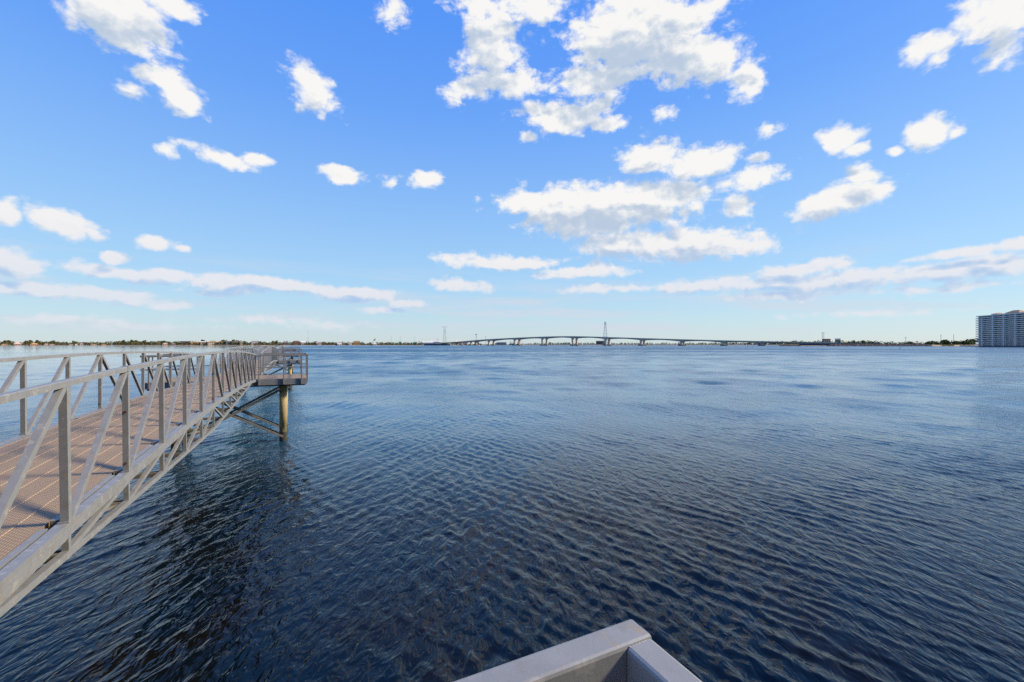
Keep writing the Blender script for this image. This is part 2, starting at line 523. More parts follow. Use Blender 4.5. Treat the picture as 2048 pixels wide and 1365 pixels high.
def water_material():
    m = bpy.data.materials.new('bay_water')
    m.use_nodes = True
    T = NT(m.node_tree)
    p = m.node_tree.nodes['Principled BSDF']
    pos = T.node('ShaderNodeNewGeometry').outputs['Position']
    sep0 = T.node('ShaderNodeVectorMath', {0: pos}, operation='LENGTH').outputs['Value']
    # cat's paws and slicks: broad streaks where the breeze ruffles the water more or less
    big = T.node('ShaderNodeMapping', {'Vector': pos, 'Scale': (.0035, .016, 1)}).outputs[0]
    gust = T.noise(big, 1.0, 4.0, .6, dim='2D').outputs[0]
    mid = T.node('ShaderNodeMapping', {'Vector': pos, 'Rotation': (0, 0, R(-14)), 'Scale': (.16, .07, 1)}).outputs[0]
    gust2 = T.noise(mid, 1.0, 3.0, .55, dim='2D').outputs[0]
    ruff = T.math('MULTIPLY', T.ramp(gust, .34, .62, .58, 1.12), T.ramp(gust2, .3, .7, .65, 1.2))
    # small ripples, short-crested, from two sides
    lee = T.node('ShaderNodeVectorMath', {0: pos, 1: (NX, NY, 0)}, operation='DOT_PRODUCT').outputs['Value']
    ruff = T.math('MULTIPLY', ruff, T.ramp(lee, -32, -5, .16, 1.0))
    m1 = T.node('ShaderNodeMapping', {'Vector': pos, 'Rotation': (0, 0, R(-12)), 'Scale': (4.6, 2.0, 1)}).outputs[0]
    r1 = T.noise(m1, 1.0, 2.0, .5, dim='2D', dist=.6).outputs[0]
    m2 = T.node('ShaderNodeMapping', {'Vector': pos, 'Rotation': (0, 0, R(30)), 'Scale': (8.5, 3.6, 1)}).outputs[0]
    r2 = T.noise(m2, 1.0, 2.0, .5, dim='2D', dist=.5).outputs[0]
    h = T.math('MULTIPLY', r1, .034)
    h = T.math('MULTIPLY_ADD', r2, .013, h)
    m3 = T.node('ShaderNodeMapping', {'Vector': pos, 'Rotation': (0, 0, R(55)), 'Scale': (.95, .42, 1)}).outputs[0]
    r3 = T.noise(m3, 1.0, 3.0, .6, dim='2D', dist=.5).outputs[0]
    h = T.math('MULTIPLY_ADD', T.math('MULTIPLY', r3, .11), T.ramp(sep0, 14, 50), h)
    h = T.math('MULTIPLY', h, ruff)
    bn = T.node('ShaderNodeBump', {'Strength': 1.0, 'Distance': 1.0, 'Height': h})
    T.set(p.inputs['Normal'], bn.outputs[0])
    # dark brownish close in; further out, reflected sky blue put into the base colour
    sep = T.node('ShaderNodeSeparateXYZ', {0: pos})
    mottle = T.noise(T.node('ShaderNodeMapping', {'Vector': pos, 'Scale': (.5, .5, 1)}).outputs[0], 1.0, 4.0, .6, dim='2D').outputs[0]
    far = T.ramp(sep.outputs[1], 10.0, 30.0)
    nearc = T.mix(T.ramp(mottle, .4, .7), (.0015, .0060, .0115, 1), (.0050, .0048, .0038, 1))
    T.set(p.inputs['Base Color'], T.mix(far, nearc, (.024, .100, .178, 1)))
    # ripples too small to resolve out on the bay act as roughness
    ln = T.node('ShaderNodeVectorMath', {0: pos}, operation='LENGTH').outputs['Value']
    T.set(p.inputs['Roughness'], T.math('MULTIPLY', T.math('ADD', T.ramp(ln, 15, 70, .04, .22), T.ramp(ln, 60, 320, 0, .22)), ruff))
    p.inputs['IOR'].default_value = 1.333
    p.inputs['Specular IOR Level'].default_value = .5
    return m


M['water'] = water_material()

# ---------------------------------------------------------------- water surface: one sheet with real waves, fine near the pier and coarse far out
def make_water():
    r = [2.0, 4.0]
    while r[-1] < 9500:
        x = r[-1]
        k = 1.0042 if x < 40 else (1.0075 if x < 120 else (1.015 if x < 500 else 1.04))
        r.append(x * k if x >= 5.5 else x + .5)
    r = np.array(r)
    fine = np.linspace(-R(61), R(61), 860)
    back = np.linspace(R(61), 2 * math.pi - R(61), 50)[1:-1]
    a = np.concatenate([fine, back])
    na, nr = len(a), len(r)
    RR, AA = np.meshgrid(r, a, indexing='ij')
    X = RR * np.sin(AA)
    Y = RR * np.cos(AA) - 3.0
    cell = np.maximum(np.gradient(r)[:, None] * np.ones_like(AA), RR * R(.142))
    isfine = (np.abs(AA) <= R(61.01)).astype(float)
    Z = np.zeros_like(X)
    DX = np.zeros_like(X)
    DY = np.zeros_like(X)
    rs = np.random.RandomState(11)
    N = 96
    lam = np.where(np.arange(N) < 76, np.exp(rs.uniform(math.log(.17), math.log(.62), N)), np.exp(rs.uniform(math.log(.62), math.log(3.0), N)))
    # gusts: patches where the wavelets stand higher or lower
    env = np.zeros_like(X)
    for i in range(9):
        a_ = rs.uniform(0, math.pi)
        k_ = 2 * math.pi / rs.uniform(4, 26)
        env += np.sin(k_ * (math.cos(a_) * X + math.sin(a_) * Y) + rs.uniform(0, 6.28))
    env = np.clip(1 + .24 * env, .45, 1.7)
    side = np.clip((X + 7 + .15 * Y) / 14, 0, 1)        # one train is stronger on the pier's side, the other out on the bay
    for i in range(N):
        trn = rs.rand()
        # crest headings: one train a little right of ahead, one left of it, and a loose rest
        crest = R(12) if trn < .44 else (R(-34) if trn < .92 else R(60))
        one = trn < .44
        crest += rs.normal(0, R(15))
        kx, ky = math.cos(crest), -math.sin(crest)
        k = 2 * math.pi / lam[i]
        slope = .0225 if lam[i] < .62 else (.0115 if lam[i] < 1.5 else .007)
        amp = slope / k * rs.uniform(.5, 1.5)
        fade = np.clip((lam[i] / cell - 2.4) / 2.4, 0, 1) * isfine * env * ((1.15 - .75 * side) if one else (.45 + .65 * side))
        ph = k * (kx * X + ky * Y) + rs.uniform(0, 2 * math.pi)
        Z += amp * fade * np.sin(ph)
        c = np.cos(ph) * (amp * fade * .85)
        DX += kx * c
        DY += ky * c
    X = X + DX
    Y = Y + DY
    for i in range(26):      # low wind waves that still show out on the bay
        L = math.exp(rs.uniform(math.log(3.0), math.log(16.0)))
        crest = R(-60) + rs.normal(0, R(28))
        k = 2 * math.pi / L
        fade = np.clip((L / cell - 2.2) / 2.2, 0, 1) * isfine * env * np.clip((RR - 14) / 40, 0, 1)
        Z += .0125 / k * fade * np.sin(k * (math.cos(crest) * X - math.sin(crest) * Y) + rs.uniform(0, 6.28))
    vs = np.stack([X.ravel(), Y.ravel(), Z.ravel()], 1)
    i = np.arange(nr - 1)[:, None] * na
    j = np.arange(na)[None, :]
    j2 = (j + 1) % na
    q = np.stack([(i + j), (i + j2), (i + na + j2), (i + na + j)], -1).reshape(-1, 4)[:, ::-1]
    me = bpy.data.meshes.new('water')
    me.vertices.add(len(vs))
    me.vertices.foreach_set('co', vs.astype(np.float32).ravel())
    me.loops.add(q.size)
    me.loops.foreach_set('vertex_index', q.astype(np.int32).ravel())
    me.polygons.add(len(q))
    me.polygons.foreach_set('loop_start', np.arange(0, q.size, 4, dtype=np.int32))
    me.polygons.foreach_set('use_smooth', np.ones(len(q), dtype=bool))
    me.update(calc_edges=True)
    me.materials.append(M['water'])
    o = bpy.data.objects.new('water', me)
    C.objects.link(o)
    tag(o, kind='structure')
    # inner disc under the near platform
    b = MB()
    ring = [(2.0 * math.sin(t), 2.0 * math.cos(t) - 3.0, 0) for t in np.linspace(0, 2 * math.pi, 24, endpoint=False)]
    b.add(ring, [tuple(range(23, -1, -1))])
    tag(b.build('water', M['water']), kind='structure')


make_water()

# ---------------------------------------------------------------- the pier: arched gangways between pile platforms
def pier(s, e, z=0.0):
    return Vector((s * UX + e * NX, s * UY + e * NY, z))


PANEL, NPAN = 1.334, 16
GLEN = PANEL * NPAN
E0 = -2.488                 # centre line of the pier
DECKZ = CAMZ - 1.538


def chord_z(k):
    return CAMZ - 1.245 - .0044 * k * k


def chord_sl(k):
    return -.0088 * k / PANEL


def low_z(k):
    k = abs(k)
    return min(CAMZ - 1.765 + .033 * k + .0012 * k * k, chord_z(k) - .03)


def ky(k):
    return (k + 8) * PANEL


def path(zf, k0=-8.0, k1=8.0, n=32, dz=0.0):
    out = []
    for i in range(n + 1):
        k = k0 + (k1 - k0) * i / n
        sl = (zf(k + .01) - zf(k - .01)) / (.02 * PANEL)
        out.append((ky(k), zf(k) + dz, sl))
    return out


def rect(x0, x1, z0, z1):
    return [(x0, z0), (x1, z0), (x1, z1), (x0, z1)]


def make_gangway():
    root = empty('gangway', (0, 0, 0))
    PX = .917
    for sx in (-1, 1):
        b = MB()
        x0 = sx * PX - .027
        b.strip([(x0, -.05), (x0 + .054, -.05), (x0 + .054, -.006), (x0 + .048, 0), (x0 + .006, 0), (x0, -.006)],
                path(lambda k: chord_z(k) + 1.085))
        hr = b.build('handrail', M['alu'], root)
        for k in (-4, 4):
            c = MB()
            c.strip(rect(sx * PX - .030, sx * PX + .030, -.053, .003), path(lambda q: chord_z(q) + 1.085, k - .05, k + .05, 2))
            c.build('splice_sleeve', M['alu'], hr)
        b = MB()
        inner = sx * (PX - .050)
        outer = sx * (PX + .026)
        b.strip(rect(min(inner, outer), max(inner, outer), -.105, 0), path(chord_z))
        o2 = sx * (PX + .030)
        b.strip(rect(min(outer, o2) - .0005, max(outer, o2), -.100, -.052), path(chord_z))
        b.build('deck_chord', M['alu'], root)
        b = MB()
        b.strip(rect(sx * PX - .026, sx * PX + .026, -.052, 0), path(low_z, -6.4, 6.4))
        b.build('lower_chord', M['alu'], root)
        for i in range(NPAN + 1):
            k = i - 8
            y, z, sl = ky(k), chord_z(k), chord_sl(k)
            yy = min(max(y, .027), GLEN - .027)
            b = MB()
            b.beam((sx * PX, yy - .001 * sl, z - .002), (sx * PX, yy - 1.036 * sl, z + 1.036), .050, .050)
            if abs(k) < 6.2:
                b.beam((sx * PX, yy + .104 * sl, z - .104), (sx * PX, yy - (low_z(k) - z) * sl, low_z(k) - .004), .042, .042)
            po = b.build('post', M['alu'], root)
            if i % 4 == 0:
                for hgt in (.09, .62):
                    c = MB()
                    yb = yy - .026 - hgt * sl
                    c.cyl((sx * PX, yb + .006, z + hgt), (sx * PX, yb - .009, z + hgt), .014, seg=8)
                    c.build('bolt', M['bolt'], po)
            for hgt in (.0,):
                c = MB()
                c.box(sx * PX - .036, sx * PX + .031 + (0 if sx > 0 else .005), yy - .036, yy + .036, z - .001, z + .012)
                c.build('base_plate', M['alu'], po)
        for i in range(NPAN):
            ka, kb = i - 8, i - 7
            if kb <= 0:
                lo, hi, dlo, dhi = ka, kb, .045, -.02
            else:
                lo, hi, dlo, dhi = kb, ka, -.045, .02
            p = (sx * PX, ky(lo) + dlo, chord_z(lo) - .004)
            q = (sx * PX, ky(hi) + dhi - 1.04 * chord_sl(hi), chord_z(hi) + 1.042)
            b = MB()
            b.beam(p, q, .046, .050)
            b.build('diagonal', M['alu'], root)
            if max(abs(ka), abs(kb)) <= 6:
                p = (sx * PX, ky(lo) + dlo * .7, low_z(lo) - .010)
                q = (sx * PX, ky(hi) + dhi, chord_z(hi) - .102)
                b = MB()
                b.beam(p, q, .038, .042)
                b.build('lower_diagonal', M['alu'], root)
    # deck: eight perforated planks the length of the span, with raised lips
    w = .2
    for j in range(8):
        x0 = -.80 + j * w
        pr = [(x0 + .002, -.04), (x0 + w - .002, -.04), (x0 + w - .002, .004), (x0 + w - .009, .004), (x0 + w - .011, -.001),
              (x0 + .011, -.001), (x0 + .009, .004), (x0 + .002, .004)]
        b = MB()
        pth = path(chord_z, n=32, dz=-.008)
        b.strip(pr, pth)
        n = len(pr)
        for i in range(len(b.f) - 2):
            if i % n in (2, 6):
                b.m[i] = 1
        b.build('deck_plank', [M['deck'], M['lip']], root)
    # edge trims: one angle a panel, notched round the posts
    for sx in (-1, 1):
        for i in range(NPAN):
            b = MB()
            ka = i - 8
            x0, x1 = sorted((sx * .803, sx * .846))
            b.strip(rect(x0, x1, -.05, .006), path(chord_z, ka + .06, ka + .94, 2, -.008))
            b.build('edge_trim', M['alu'], root)
    for i in range(NPAN + 1):
        k = i - 8
        b = MB()
        b.box(-.866, .866, ky(k) - .04 + (.04 if i == 0 else 0), ky(k) + .04 - (.04 if i == NPAN else 0), chord_z(k) - .17, chord_z(k) - .052)
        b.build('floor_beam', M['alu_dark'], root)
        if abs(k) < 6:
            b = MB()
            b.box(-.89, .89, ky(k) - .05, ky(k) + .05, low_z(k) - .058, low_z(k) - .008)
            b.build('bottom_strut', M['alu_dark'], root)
    for i in range(2, 14, 2):
        b = MB()
        ka = i - 8
        s = 1 if i % 4 else -1
        b.beam((-.88 * s, ky(ka), low_z(ka) - .03), (.88 * s, ky(ka + 2), low_z(ka + 2) - .03), .05, .03, side=(1, .4, 0))
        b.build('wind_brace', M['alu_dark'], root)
    return root


def tube(b, p, q, w, h, side, bev=.006):
    """rectangular tube with softened edges"""
    p, q = Vector(p), Vector(q)
    d = (q - p).normalized()
    s = Vector(side)
    s = (s - d * s.dot(d)).normalized()
    t = d.cross(s)
    if t.z < 0:
        t = -t
    W2, H2 = w / 2, h / 2
    prof = [(-W2 + bev, -H2), (W2 - bev, -H2), (W2, -H2 + bev), (W2, H2 - bev), (W2 - bev * .3, H2 - bev * .3), (W2 - bev, H2),
            (-W2 + bev, H2), (-W2 + bev * .3, H2 - bev * .3), (-W2, H2 - bev), (-W2, -H2 + bev)]
    n = len(prof)
    vs = [p + s * x + t * y for x, y in prof] + [q + s * x + t * y for x, y in prof]
    fs = [(i, (i + 1) % n, n + (i + 1) % n, n + i) for i in range(n)] + [tuple(range(n - 1, -1, -1)), tuple(range(n, 2 * n))]
    b.add(vs, fs)


PW, PD = 2.929, 3.10        # half width and depth of a platform


def make_platform():
    root = empty('pier_platform', (0, 0, 0))
    for i in range(15):
        y0 = .012 + i * (PD - .024) / 15
        y1 = y0 + (PD - .024) / 15 - .008
        b = MB()
        b.box(-PW + .012, PW - .012, y0, y1, DECKZ - .05, DECKZ - .002 * (i % 2))
        b.build('deck_plank', M['deck'], root)
    for nm, bx in (('fascia', (-PW, PW, 0, .01)), ('fascia', (-PW, PW, PD - .01, PD)), ('fascia', (-PW, -PW + .01, .011, PD - .011)), ('fascia', (PW - .01, PW, .011, PD - .011))):
        b = MB()
        b.box(bx[0], bx[1], bx[2], bx[3], DECKZ - .25, DECKZ + .003)
        b.build(nm, M['alu'], root)
    for y in (.4, 1.2, 2.0, 2.7):
        b = MB()
        b.box(-PW + .02, PW - .02, y - .04, y + .04, DECKZ - .27, DECKZ - .055)
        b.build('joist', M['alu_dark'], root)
    for y in (.55, PD - .55):
        b = MB()
        b.box(-PW + .05, PW - .05, y - .11, y + .11, DECKZ - .34, DECKZ - .272)
        b.build('cap_beam', M['galv'], root)
        for x in (-1.97, 1.97):
            b = MB()
            b.cyl((x, y, .42), (x, y, DECKZ - .341), .155, seg=20)
            po = b.build('pile', M['pile'], root, smooth=False)
            po.data.polygons.foreach_set('use_smooth', [len(f) == 4 for f in b.f])
            c = MB()
            c.cyl((x, y, -1.6), (x, y, .42), .166, .158, seg=20)
            c.build('waterline_growth', M['growth'], po)
            c = MB()
            ring = random.Random(int(x * 10 + y * 7))
            n = 24
            vs = [(x + .1565 * math.cos(2 * math.pi * q / n), y + .1565 * math.sin(2 * math.pi * q / n), .40) for q in range(n)]
            vs += [(x + .1565 * math.cos(2 * math.pi * q / n), y + .1565 * math.sin(2 * math.pi * q / n), .62 + ring.uniform(-.09, .16)) for q in range(n)]
            c.add(vs, [(q, (q + 1) % n, n + (q + 1) % n, n + q) for q in range(n)])
            c.build('algae_band', M['algae'], po)
    zt, zb = DECKZ - .45, .22
    for y, dy in ((.55, -.20), (.55, .20), (PD - .55, -.20), (PD - .55, .20)):
        for s in (-1, 1):
            b = MB()
            oy = dy + (.025 * s)
            b.beam((-1.97 * s, y + oy, zt), (1.97 * s, y + oy, zb), .04, .078, side=(0, 1, 0))
            b.build('cross_brace', M['galv'], root)
    # railing: posts outside the fascia, square top tube and a mid rail, open where the gangways land
    zr = CAMZ - .448
    hgt = .075
    gap = 1.02

    def rail(p, q, side, nm, z, w, h):
        b = MB()
        tube(b, (p[0], p[1], z), (q[0], q[1], z), w, h, side)
        return b.build(nm, M['alu'], root)
    yf, yb = -.043, PD + .043
    xo = PW + .025
    for y in (yf, yb):
        for s in (-1, 1):
            rail((s * gap, y), (s * (PW + .05), y), (0, 1, 0), 'top_rail', zr - hgt / 2, .05, hgt)
            rail((s * gap, y), (s * (PW + .05), y), (0, 1, 0), 'mid_rail', DECKZ + .52, .038, .05)
            for x in (gap + .03, gap + .98, PW - .22):
                b = MB()
                b.box(s * x - .025, s * x + .025, min(y - .0245, -.0675) if y < 0 else PD + .0005, -.0005 if y < 0 else y + .0245, DECKZ - .24, zr - hgt - .0005)
                b.build('rail_post', M['alu'], root)
    wr = random.Random(3)
    for s in (-1, 1):
        for y, sg in ((-.017, 1), (PD + .017, -1)):
            b = MB()
            for q in range(7):
                x = s * xo - .020 + q * .0057
                b.cyl((x, y + wr.uniform(-.0006, .0006), zr - .0068), (x + .0062, y + wr.uniform(-.0006, .0006), zr - .0068), .0040, .0037, 8)
            b.build('weld_bead', M['alu'], root)
    for s in (-1, 1):
        rail((s * xo, -.016), (s * xo, PD + .016), (1, 0, 0), 'top_rail', zr - hgt / 2 - .003, .05, hgt)
        rail((s * xo, .003), (s * xo, PD - .003), (1, 0, 0), 'mid_rail', DECKZ + .52, .038, .05)
        for y in (.16, PD / 2, PD - .16):
            b = MB()
            b.box(s * xo - .0245, s * xo + .0245, y - .025, y + .025, DECKZ - .16, zr - hgt - .004)
            b.build('rail_post', M['alu'], root)
    return root


S0 = .50
plat = make_platform()
gang = make_gangway()
plats = [(-PD + S0 - .02 + .015, 'pier platform at the near edge, only its grey rail corner showing over the water'),
         (S0 + GLEN + .02, 'nearest full pier platform on tan piles, at the far end of the first gangway'),
         (S0 + 2 * GLEN + PD + .06, 'second pier platform along the pier, behind the nearest one'),
         (S0 + 3 * GLEN + 2 * PD + .10, 'farthest pier platform, the last and smallest in the row')]
for i, (s, lab) in enumerate(plats):
    o = plat if i == 0 else copy_tree(plat)
    o.location = pier(s, E0)
    o.rotation_euler = (0, 0, TH)
    tag(o, lab, 'pier platform', 'platforms of the pier')
gangs = [(S0, 'large arched aluminium gangway with tan deck filling the near left side'),
         (S0 + GLEN + PD + .04, 'second arched gangway, its curved rails rising behind the nearest platform'),
         (S0 + 2 * GLEN + 2 * PD + .08, 'farthest arched gangway, pale and tiny at the pier end')]
for i, (s, lab) in enumerate(gangs):
    o = gang if i == 0 else copy_tree(gang)
    o.location = pier(s, E0)
    o.rotation_euler = (0, 0, TH)
    tag(o, lab, 'gangway', 'arched gangways of the pier')

# a slatted bench on the last platform
bench = empty('bench', pier(plats[3][0] + 1.2, E0 + 1.7, DECKZ), TH)
M['bench'] = material('brown_bench_wood', (.16, .10, .07), .6)
for i in range(4):
    b = MB()
    b.box(-.8, .8, -.24 + i * .12, -.14 + i * .12, .43, .47)
    b.build('seat_slat', M['bench'], bench)
for i in range(3):
    b = MB()
    b.box(-.8, .8, .26 + i * .02, .29 + i * .02, .55 + i * .13, .65 + i * .13)
    b.build('back_slat', M['bench'], bench)
for x in (-.65, .65):
    b = MB()
    b.box(x - .03, x + .03, -.22, .25, .002, .43)
    b.box(x - .03, x + .03, .20, .26, .43, .92)
    b.build('leg', M['alu_dark'], bench)
tag(bench, 'brown slatted bench on the farthest pier platform', 'bench')

# ---------------------------------------------------------------- far shores
M['sand'] = material('shore_sand', (.40, .29, .17), .9, 0, .3, .08)
M['grass'] = material('shore_grass', (.10, .115, .045), .9, 0, .35, .03)
M['trunk'] = material('bark', (.10, .075, .055), .9)
M['rock'] = material('riprap_stone', (.30, .185, .13), .85, 0, .45, .25)
M['concrete'] = material('bridge_concrete', (.54, .47, .39), .8, 0, .12, .06)
M['concrete_dark'] = material('stained_footing', (.16, .14, .12), .85, 0, .25, .2)
M['steel'] = material('lattice_steel', (.40, .40, .40), .6, .1)
M['pole'] = material('wood_pole', (.17, .135, .12), .8)
M['glass'] = material('window_glass', (.035, .055, .075), .12, 0, .5, .4)


def foliage(name, c1, c2, scale=.07):
    m = bpy.data.materials.new(name)
    m.use_nodes = True
    T = NT(m.node_tree)
    p = m.node_tree.nodes['Principled BSDF']
    g = T.node('ShaderNodeNewGeometry')
    n = T.noise(g.outputs['Position'], scale, 3.0, .6).outputs[0]
    r = g.outputs['Random Per Island']
    f = T.math('ADD', T.ramp(n, .35, .65, 0, .65), T.math('MULTIPLY', r, .35))
    T.set(p.inputs['Base Color'], T.mix(f, c1 + (1,), c2 + (1,)))
    p.inputs['Roughness'].default_value = .75
    p.inputs['Specular IOR Level'].default_value = .2
    return m


M['leaf'] = foliage('coastal_foliage', (.055, .066, .022), (.165, .145, .055))
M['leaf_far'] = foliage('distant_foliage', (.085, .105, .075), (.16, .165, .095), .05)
M['leaf_green'] = foliage('leafy_green', (.075, .105, .022), (.19, .18, .045), .12)
M['reeds'] = foliage('yellow_reeds', (.20, .15, .035), (.30, .23, .06), .2)
M['palm'] = foliage('palm_frond', (.04, .055, .02), (.09, .095, .035), .3)


def interp(tab, x):
    if x <= tab[0][0]:
        return tab[0][1]
    for (a, b), (c, d) in zip(tab, tab[1:]):
        if x <= c:
            return b + (d - b) * (x - a) / (c - a)
    return tab[-1][1]


def land(name, shore, depth=5200, z1=1.1, z2=2.2):
    b = MB()
    rows = []
    for px, Y in shore:
        p = at(px, Y)
        d = p.normalized()
        rows.append([p + Vector((0, 0, -.4)), p + d * 14 + Vector((0, 0, z1)), p + d * 60 + Vector((0, 0, z2)), p + d * depth + Vector((0, 0, z2))])
    for i in range(len(rows) - 1):
        for j in range(3):
            b.add([rows[i][j], rows[i + 1][j], rows[i + 1][j + 1], rows[i][j + 1]], [(0, 1, 2, 3)], 0 if j == 0 else 1)
    tag(b.build(name, [M['sand'], M['grass']]), kind='structure')


SHORE_L = [(-420, 1450), (0, 1435), (200, 1430), (400, 1425), (600, 1405), (750, 1400), (850, 1385), (900, 1440), (960, 1560)]
SHORE_M = [(930, 1720), (1030, 2000), (1100, 2200), (1300, 2150), (1500, 1900), (1600, 1500), (1700, 1250)]
SHORE_R = [(1560, 965), (1600, 950), (1690, 915), (1780, 890), (1860, 868), (1950, 850), (2060, 820), (2300, 700)]
land('land', SHORE_L)
land('land', SHORE_M)
land('land', SHORE_R, 4000, 2.2, 3.4)


def treeline(label, px0, px1, shore, top, rows, step, mat, seed, back=22, nleaf=34):
    r = random.Random(seed)
    b = MB()
    for row in range(rows):
        px = px0
        while px < px1:
            Y0 = interp(shore, px)
            Y = Y0 + back + row * 16 + r.uniform(-6, 6)
            h = max(3.5, (hz(interp(top, px), Y)) * r.uniform(.62, 1.06) * (.82 if row == 0 else 1))
            p = at(px, Y, 0)
            rx = h * r.uniform(.38, .62)
            b.leaves((p.x, p.y, h * .60), (rx, rx, h * .40), nleaf, h * .115, r)
            b.leaves((p.x + r.uniform(-.4, .4) * rx, p.y, h * .30), (rx * .9, rx * .7, h * .28), nleaf // 2, h * .12, r)
            px += step * r.uniform(.5, 1.5)
    o = b.build('treeline', mat)
    tag(o, label, 'trees', kind='stuff')
    return o


TOP_L = [(-60, 683), (0, 684), (10, 682.6), (45, 684), (60, 682.2), (90, 683.5), (110, 682.2), (145, 684), (200, 684.3), (240, 682.4), (262, 681.6), (300, 682),
         (350, 683), (400, 682.4), (450, 681), (475, 680.7), (500, 682.5), (530, 683.6), (560, 683), (600, 684), (625, 683), (650, 684), (700, 684.5), (760, 684.6), (850, 685)]
treeline('long dark green treeline along the far left shore', -60, 845, SHORE_L, TOP_L, 3, 5.5, M['leaf'], 3)
TOP_M = [(1040, 686.5), (1095, 684.6), (1150, 684.3), (1200, 685), (1260, 685.5), (1400, 685), (1450, 684), (1500, 682.5), (1560, 682), (1650, 681.5), (1700, 682)]
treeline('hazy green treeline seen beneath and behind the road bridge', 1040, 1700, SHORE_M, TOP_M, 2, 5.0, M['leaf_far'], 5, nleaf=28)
TOP_R = [(1565, 683), (1600, 681.6), (1680, 682.6), (1720, 680.4), (1745, 681), (1780, 683), (1850, 683.5), (1870, 682.5), (1900, 682), (1950, 681)]
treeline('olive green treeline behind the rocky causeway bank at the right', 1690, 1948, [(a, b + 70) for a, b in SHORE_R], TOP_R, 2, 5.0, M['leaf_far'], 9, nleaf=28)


def tree(name, label, px, ytop, Y, wpx, mat, group, seed, cat='tree', kind='round', base=0.9):
    r = random.Random(seed)
    h = hz(ytop, Y)
    p = at(px, Y, base)
    h -= base
    w = wpx * Y / FPX / 2
    root = empty(name, p)
    b = MB()
    lean = r.uniform(-.06, .06) * h
    b.cyl((0, 0, -.6), (lean * .5, 0, h * .45), h * .035, h * .022, 7)
    if kind == 'pine':
        b.cyl((lean * .5, 0, h * .45), (lean, 0, h * .9), h * .022, h * .008, 6)
    for k in range(4):
        a = r.uniform(0, 6.28)
        b.cyl((lean * .4, 0, h * (.32 + .05 * k)), (lean * .4 + math.cos(a) * w * .6, math.sin(a) * w * .6, h * (.52 + .08 * k)), h * .014, h * .006, 5)
    b.build('trunk', M['trunk'], root)
    b = MB()
    if kind == 'palm':
        for k in range(15):
            a = k / 15 * 6.283 + r.uniform(-.2, .2)
            up = r.uniform(-.3, .8)
            L = w * r.uniform(.85, 1.15)
            prev = Vector((lean * .5, 0, h * .84))
            for q in range(1, 5):
                t = q / 4
                nx = Vector((lean * .5 + math.cos(a) * L * t, math.sin(a) * L * t, h * .84 + up * L * t * .7 - .8 * L * t * t))
                wd = w * .16 * (1.2 - t)
                s = Vector((-math.sin(a), math.cos(a), 0)) * wd
                b.add([prev - s, prev + s, nx + s * .8, nx - s * .8], [(0, 1, 2, 3)])
                prev = nx
        b.leaves((lean * .5, 0, h * .84), (w * .3, w * .3, h * .05), 14, w * .13, r)
        tr = root.children[0].data
    elif kind == 'pine':
        for k in range(6):
            z = h * (.52 + .085 * k)
            rr = w * (1.0 - .13 * k) * r.uniform(.7, 1.1)
            b.leaves((lean * .8 + r.uniform(-.4, .4) * w, r.uniform(-.4, .4) * w, z), (rr, rr, h * .055), 24, w * .2, r)
    else:
        for k in range(8):
            a = r.uniform(0, 6.28)
            d = r.uniform(.1, .62) * w
            b.leaves((lean + math.cos(a) * d, math.sin(a) * d, h * r.uniform(.42, .78)), (w * .5, w * .5, h * .2), 32, w * .115, r)
    b.build('crown', mat, root)
    tag(root, label, cat, group)
    return root


# crowns that stand out above the left treeline
PINES = [(10, 682, 12), (17, 681.6, 11), (52, 682.2, 8), (61, 680.8, 8), (76, 681.2, 10), (105, 682, 12), (148, 682.4, 8), (247, 680.8, 9), (264, 680.4, 10), (272, 681.2, 9),
         (288, 681.4, 9), (327, 682, 9), (407, 680.5, 10), (447, 680.3, 9), (468, 680, 9), (545, 682.2, 7), (553, 681.5, 7)]
PINE_LABELS = ['leftmost pine clump above the left shore, left of the pink pyramid roof', 'second pine clump from the left edge, close beside the first', 'lone pine right of the pink pyramid roofed house', 'taller pine just left of the low tan roofed house', 'broad pine above the right end of the low tan roofed house', 'wide pine above the small pinkish house', 'small pine between the tiny cottage and the tiny white boathouse', 'first of three tall pines at mid left shore', 'tallest of the three pines at mid left shore', 'third and lowest of the three pines at mid left shore', 'lone pine right of the three tall mid left pines', 'pine above the pinkish roofed house', 'pine behind the first cream block', 'pine behind the right end of the wide cream block', 'pine above the wide grey apartment block', 'thin pine left of the dark brown hall', 'slightly taller thin pine nearest the dark brown hall']
for i, (px, yt, w) in enumerate(PINES):
    Y = interp(SHORE_L, px) + 62
    tree('pine_tree', PINE_LABELS[i], px, yt, Y, w, M['leaf'], 'pines above the left shore treeline', 100 + i, kind='pine')
PALMS = [(569, 681.2), (574, 680.9), (832, 683), (839, 682.6), (843, 683.2), (586, 682.6), (646, 683.2), (685, 682.8)]
PALM_LABELS = ['left one of two close palms above the dark brown hall', 'right one of two close palms above the dark brown hall', 'leftmost of three palms beside the port sheds', 'middle of three palms beside the port sheds', 'rightmost of three palms beside the port sheds, nearest the white shed', 'palm at the left end of the reddish building', 'palm right of the white flat roofed house', 'palm at the white house with pale hip roof']
for i, (px, yt) in enumerate(PALMS):
    Y = interp(SHORE_L, px) + 18
    tree('palm_tree', PALM_LABELS[i], px, yt, Y, 5.5, M['palm'], 'palms along the left shore', 200 + i, cat='palm', kind='palm')
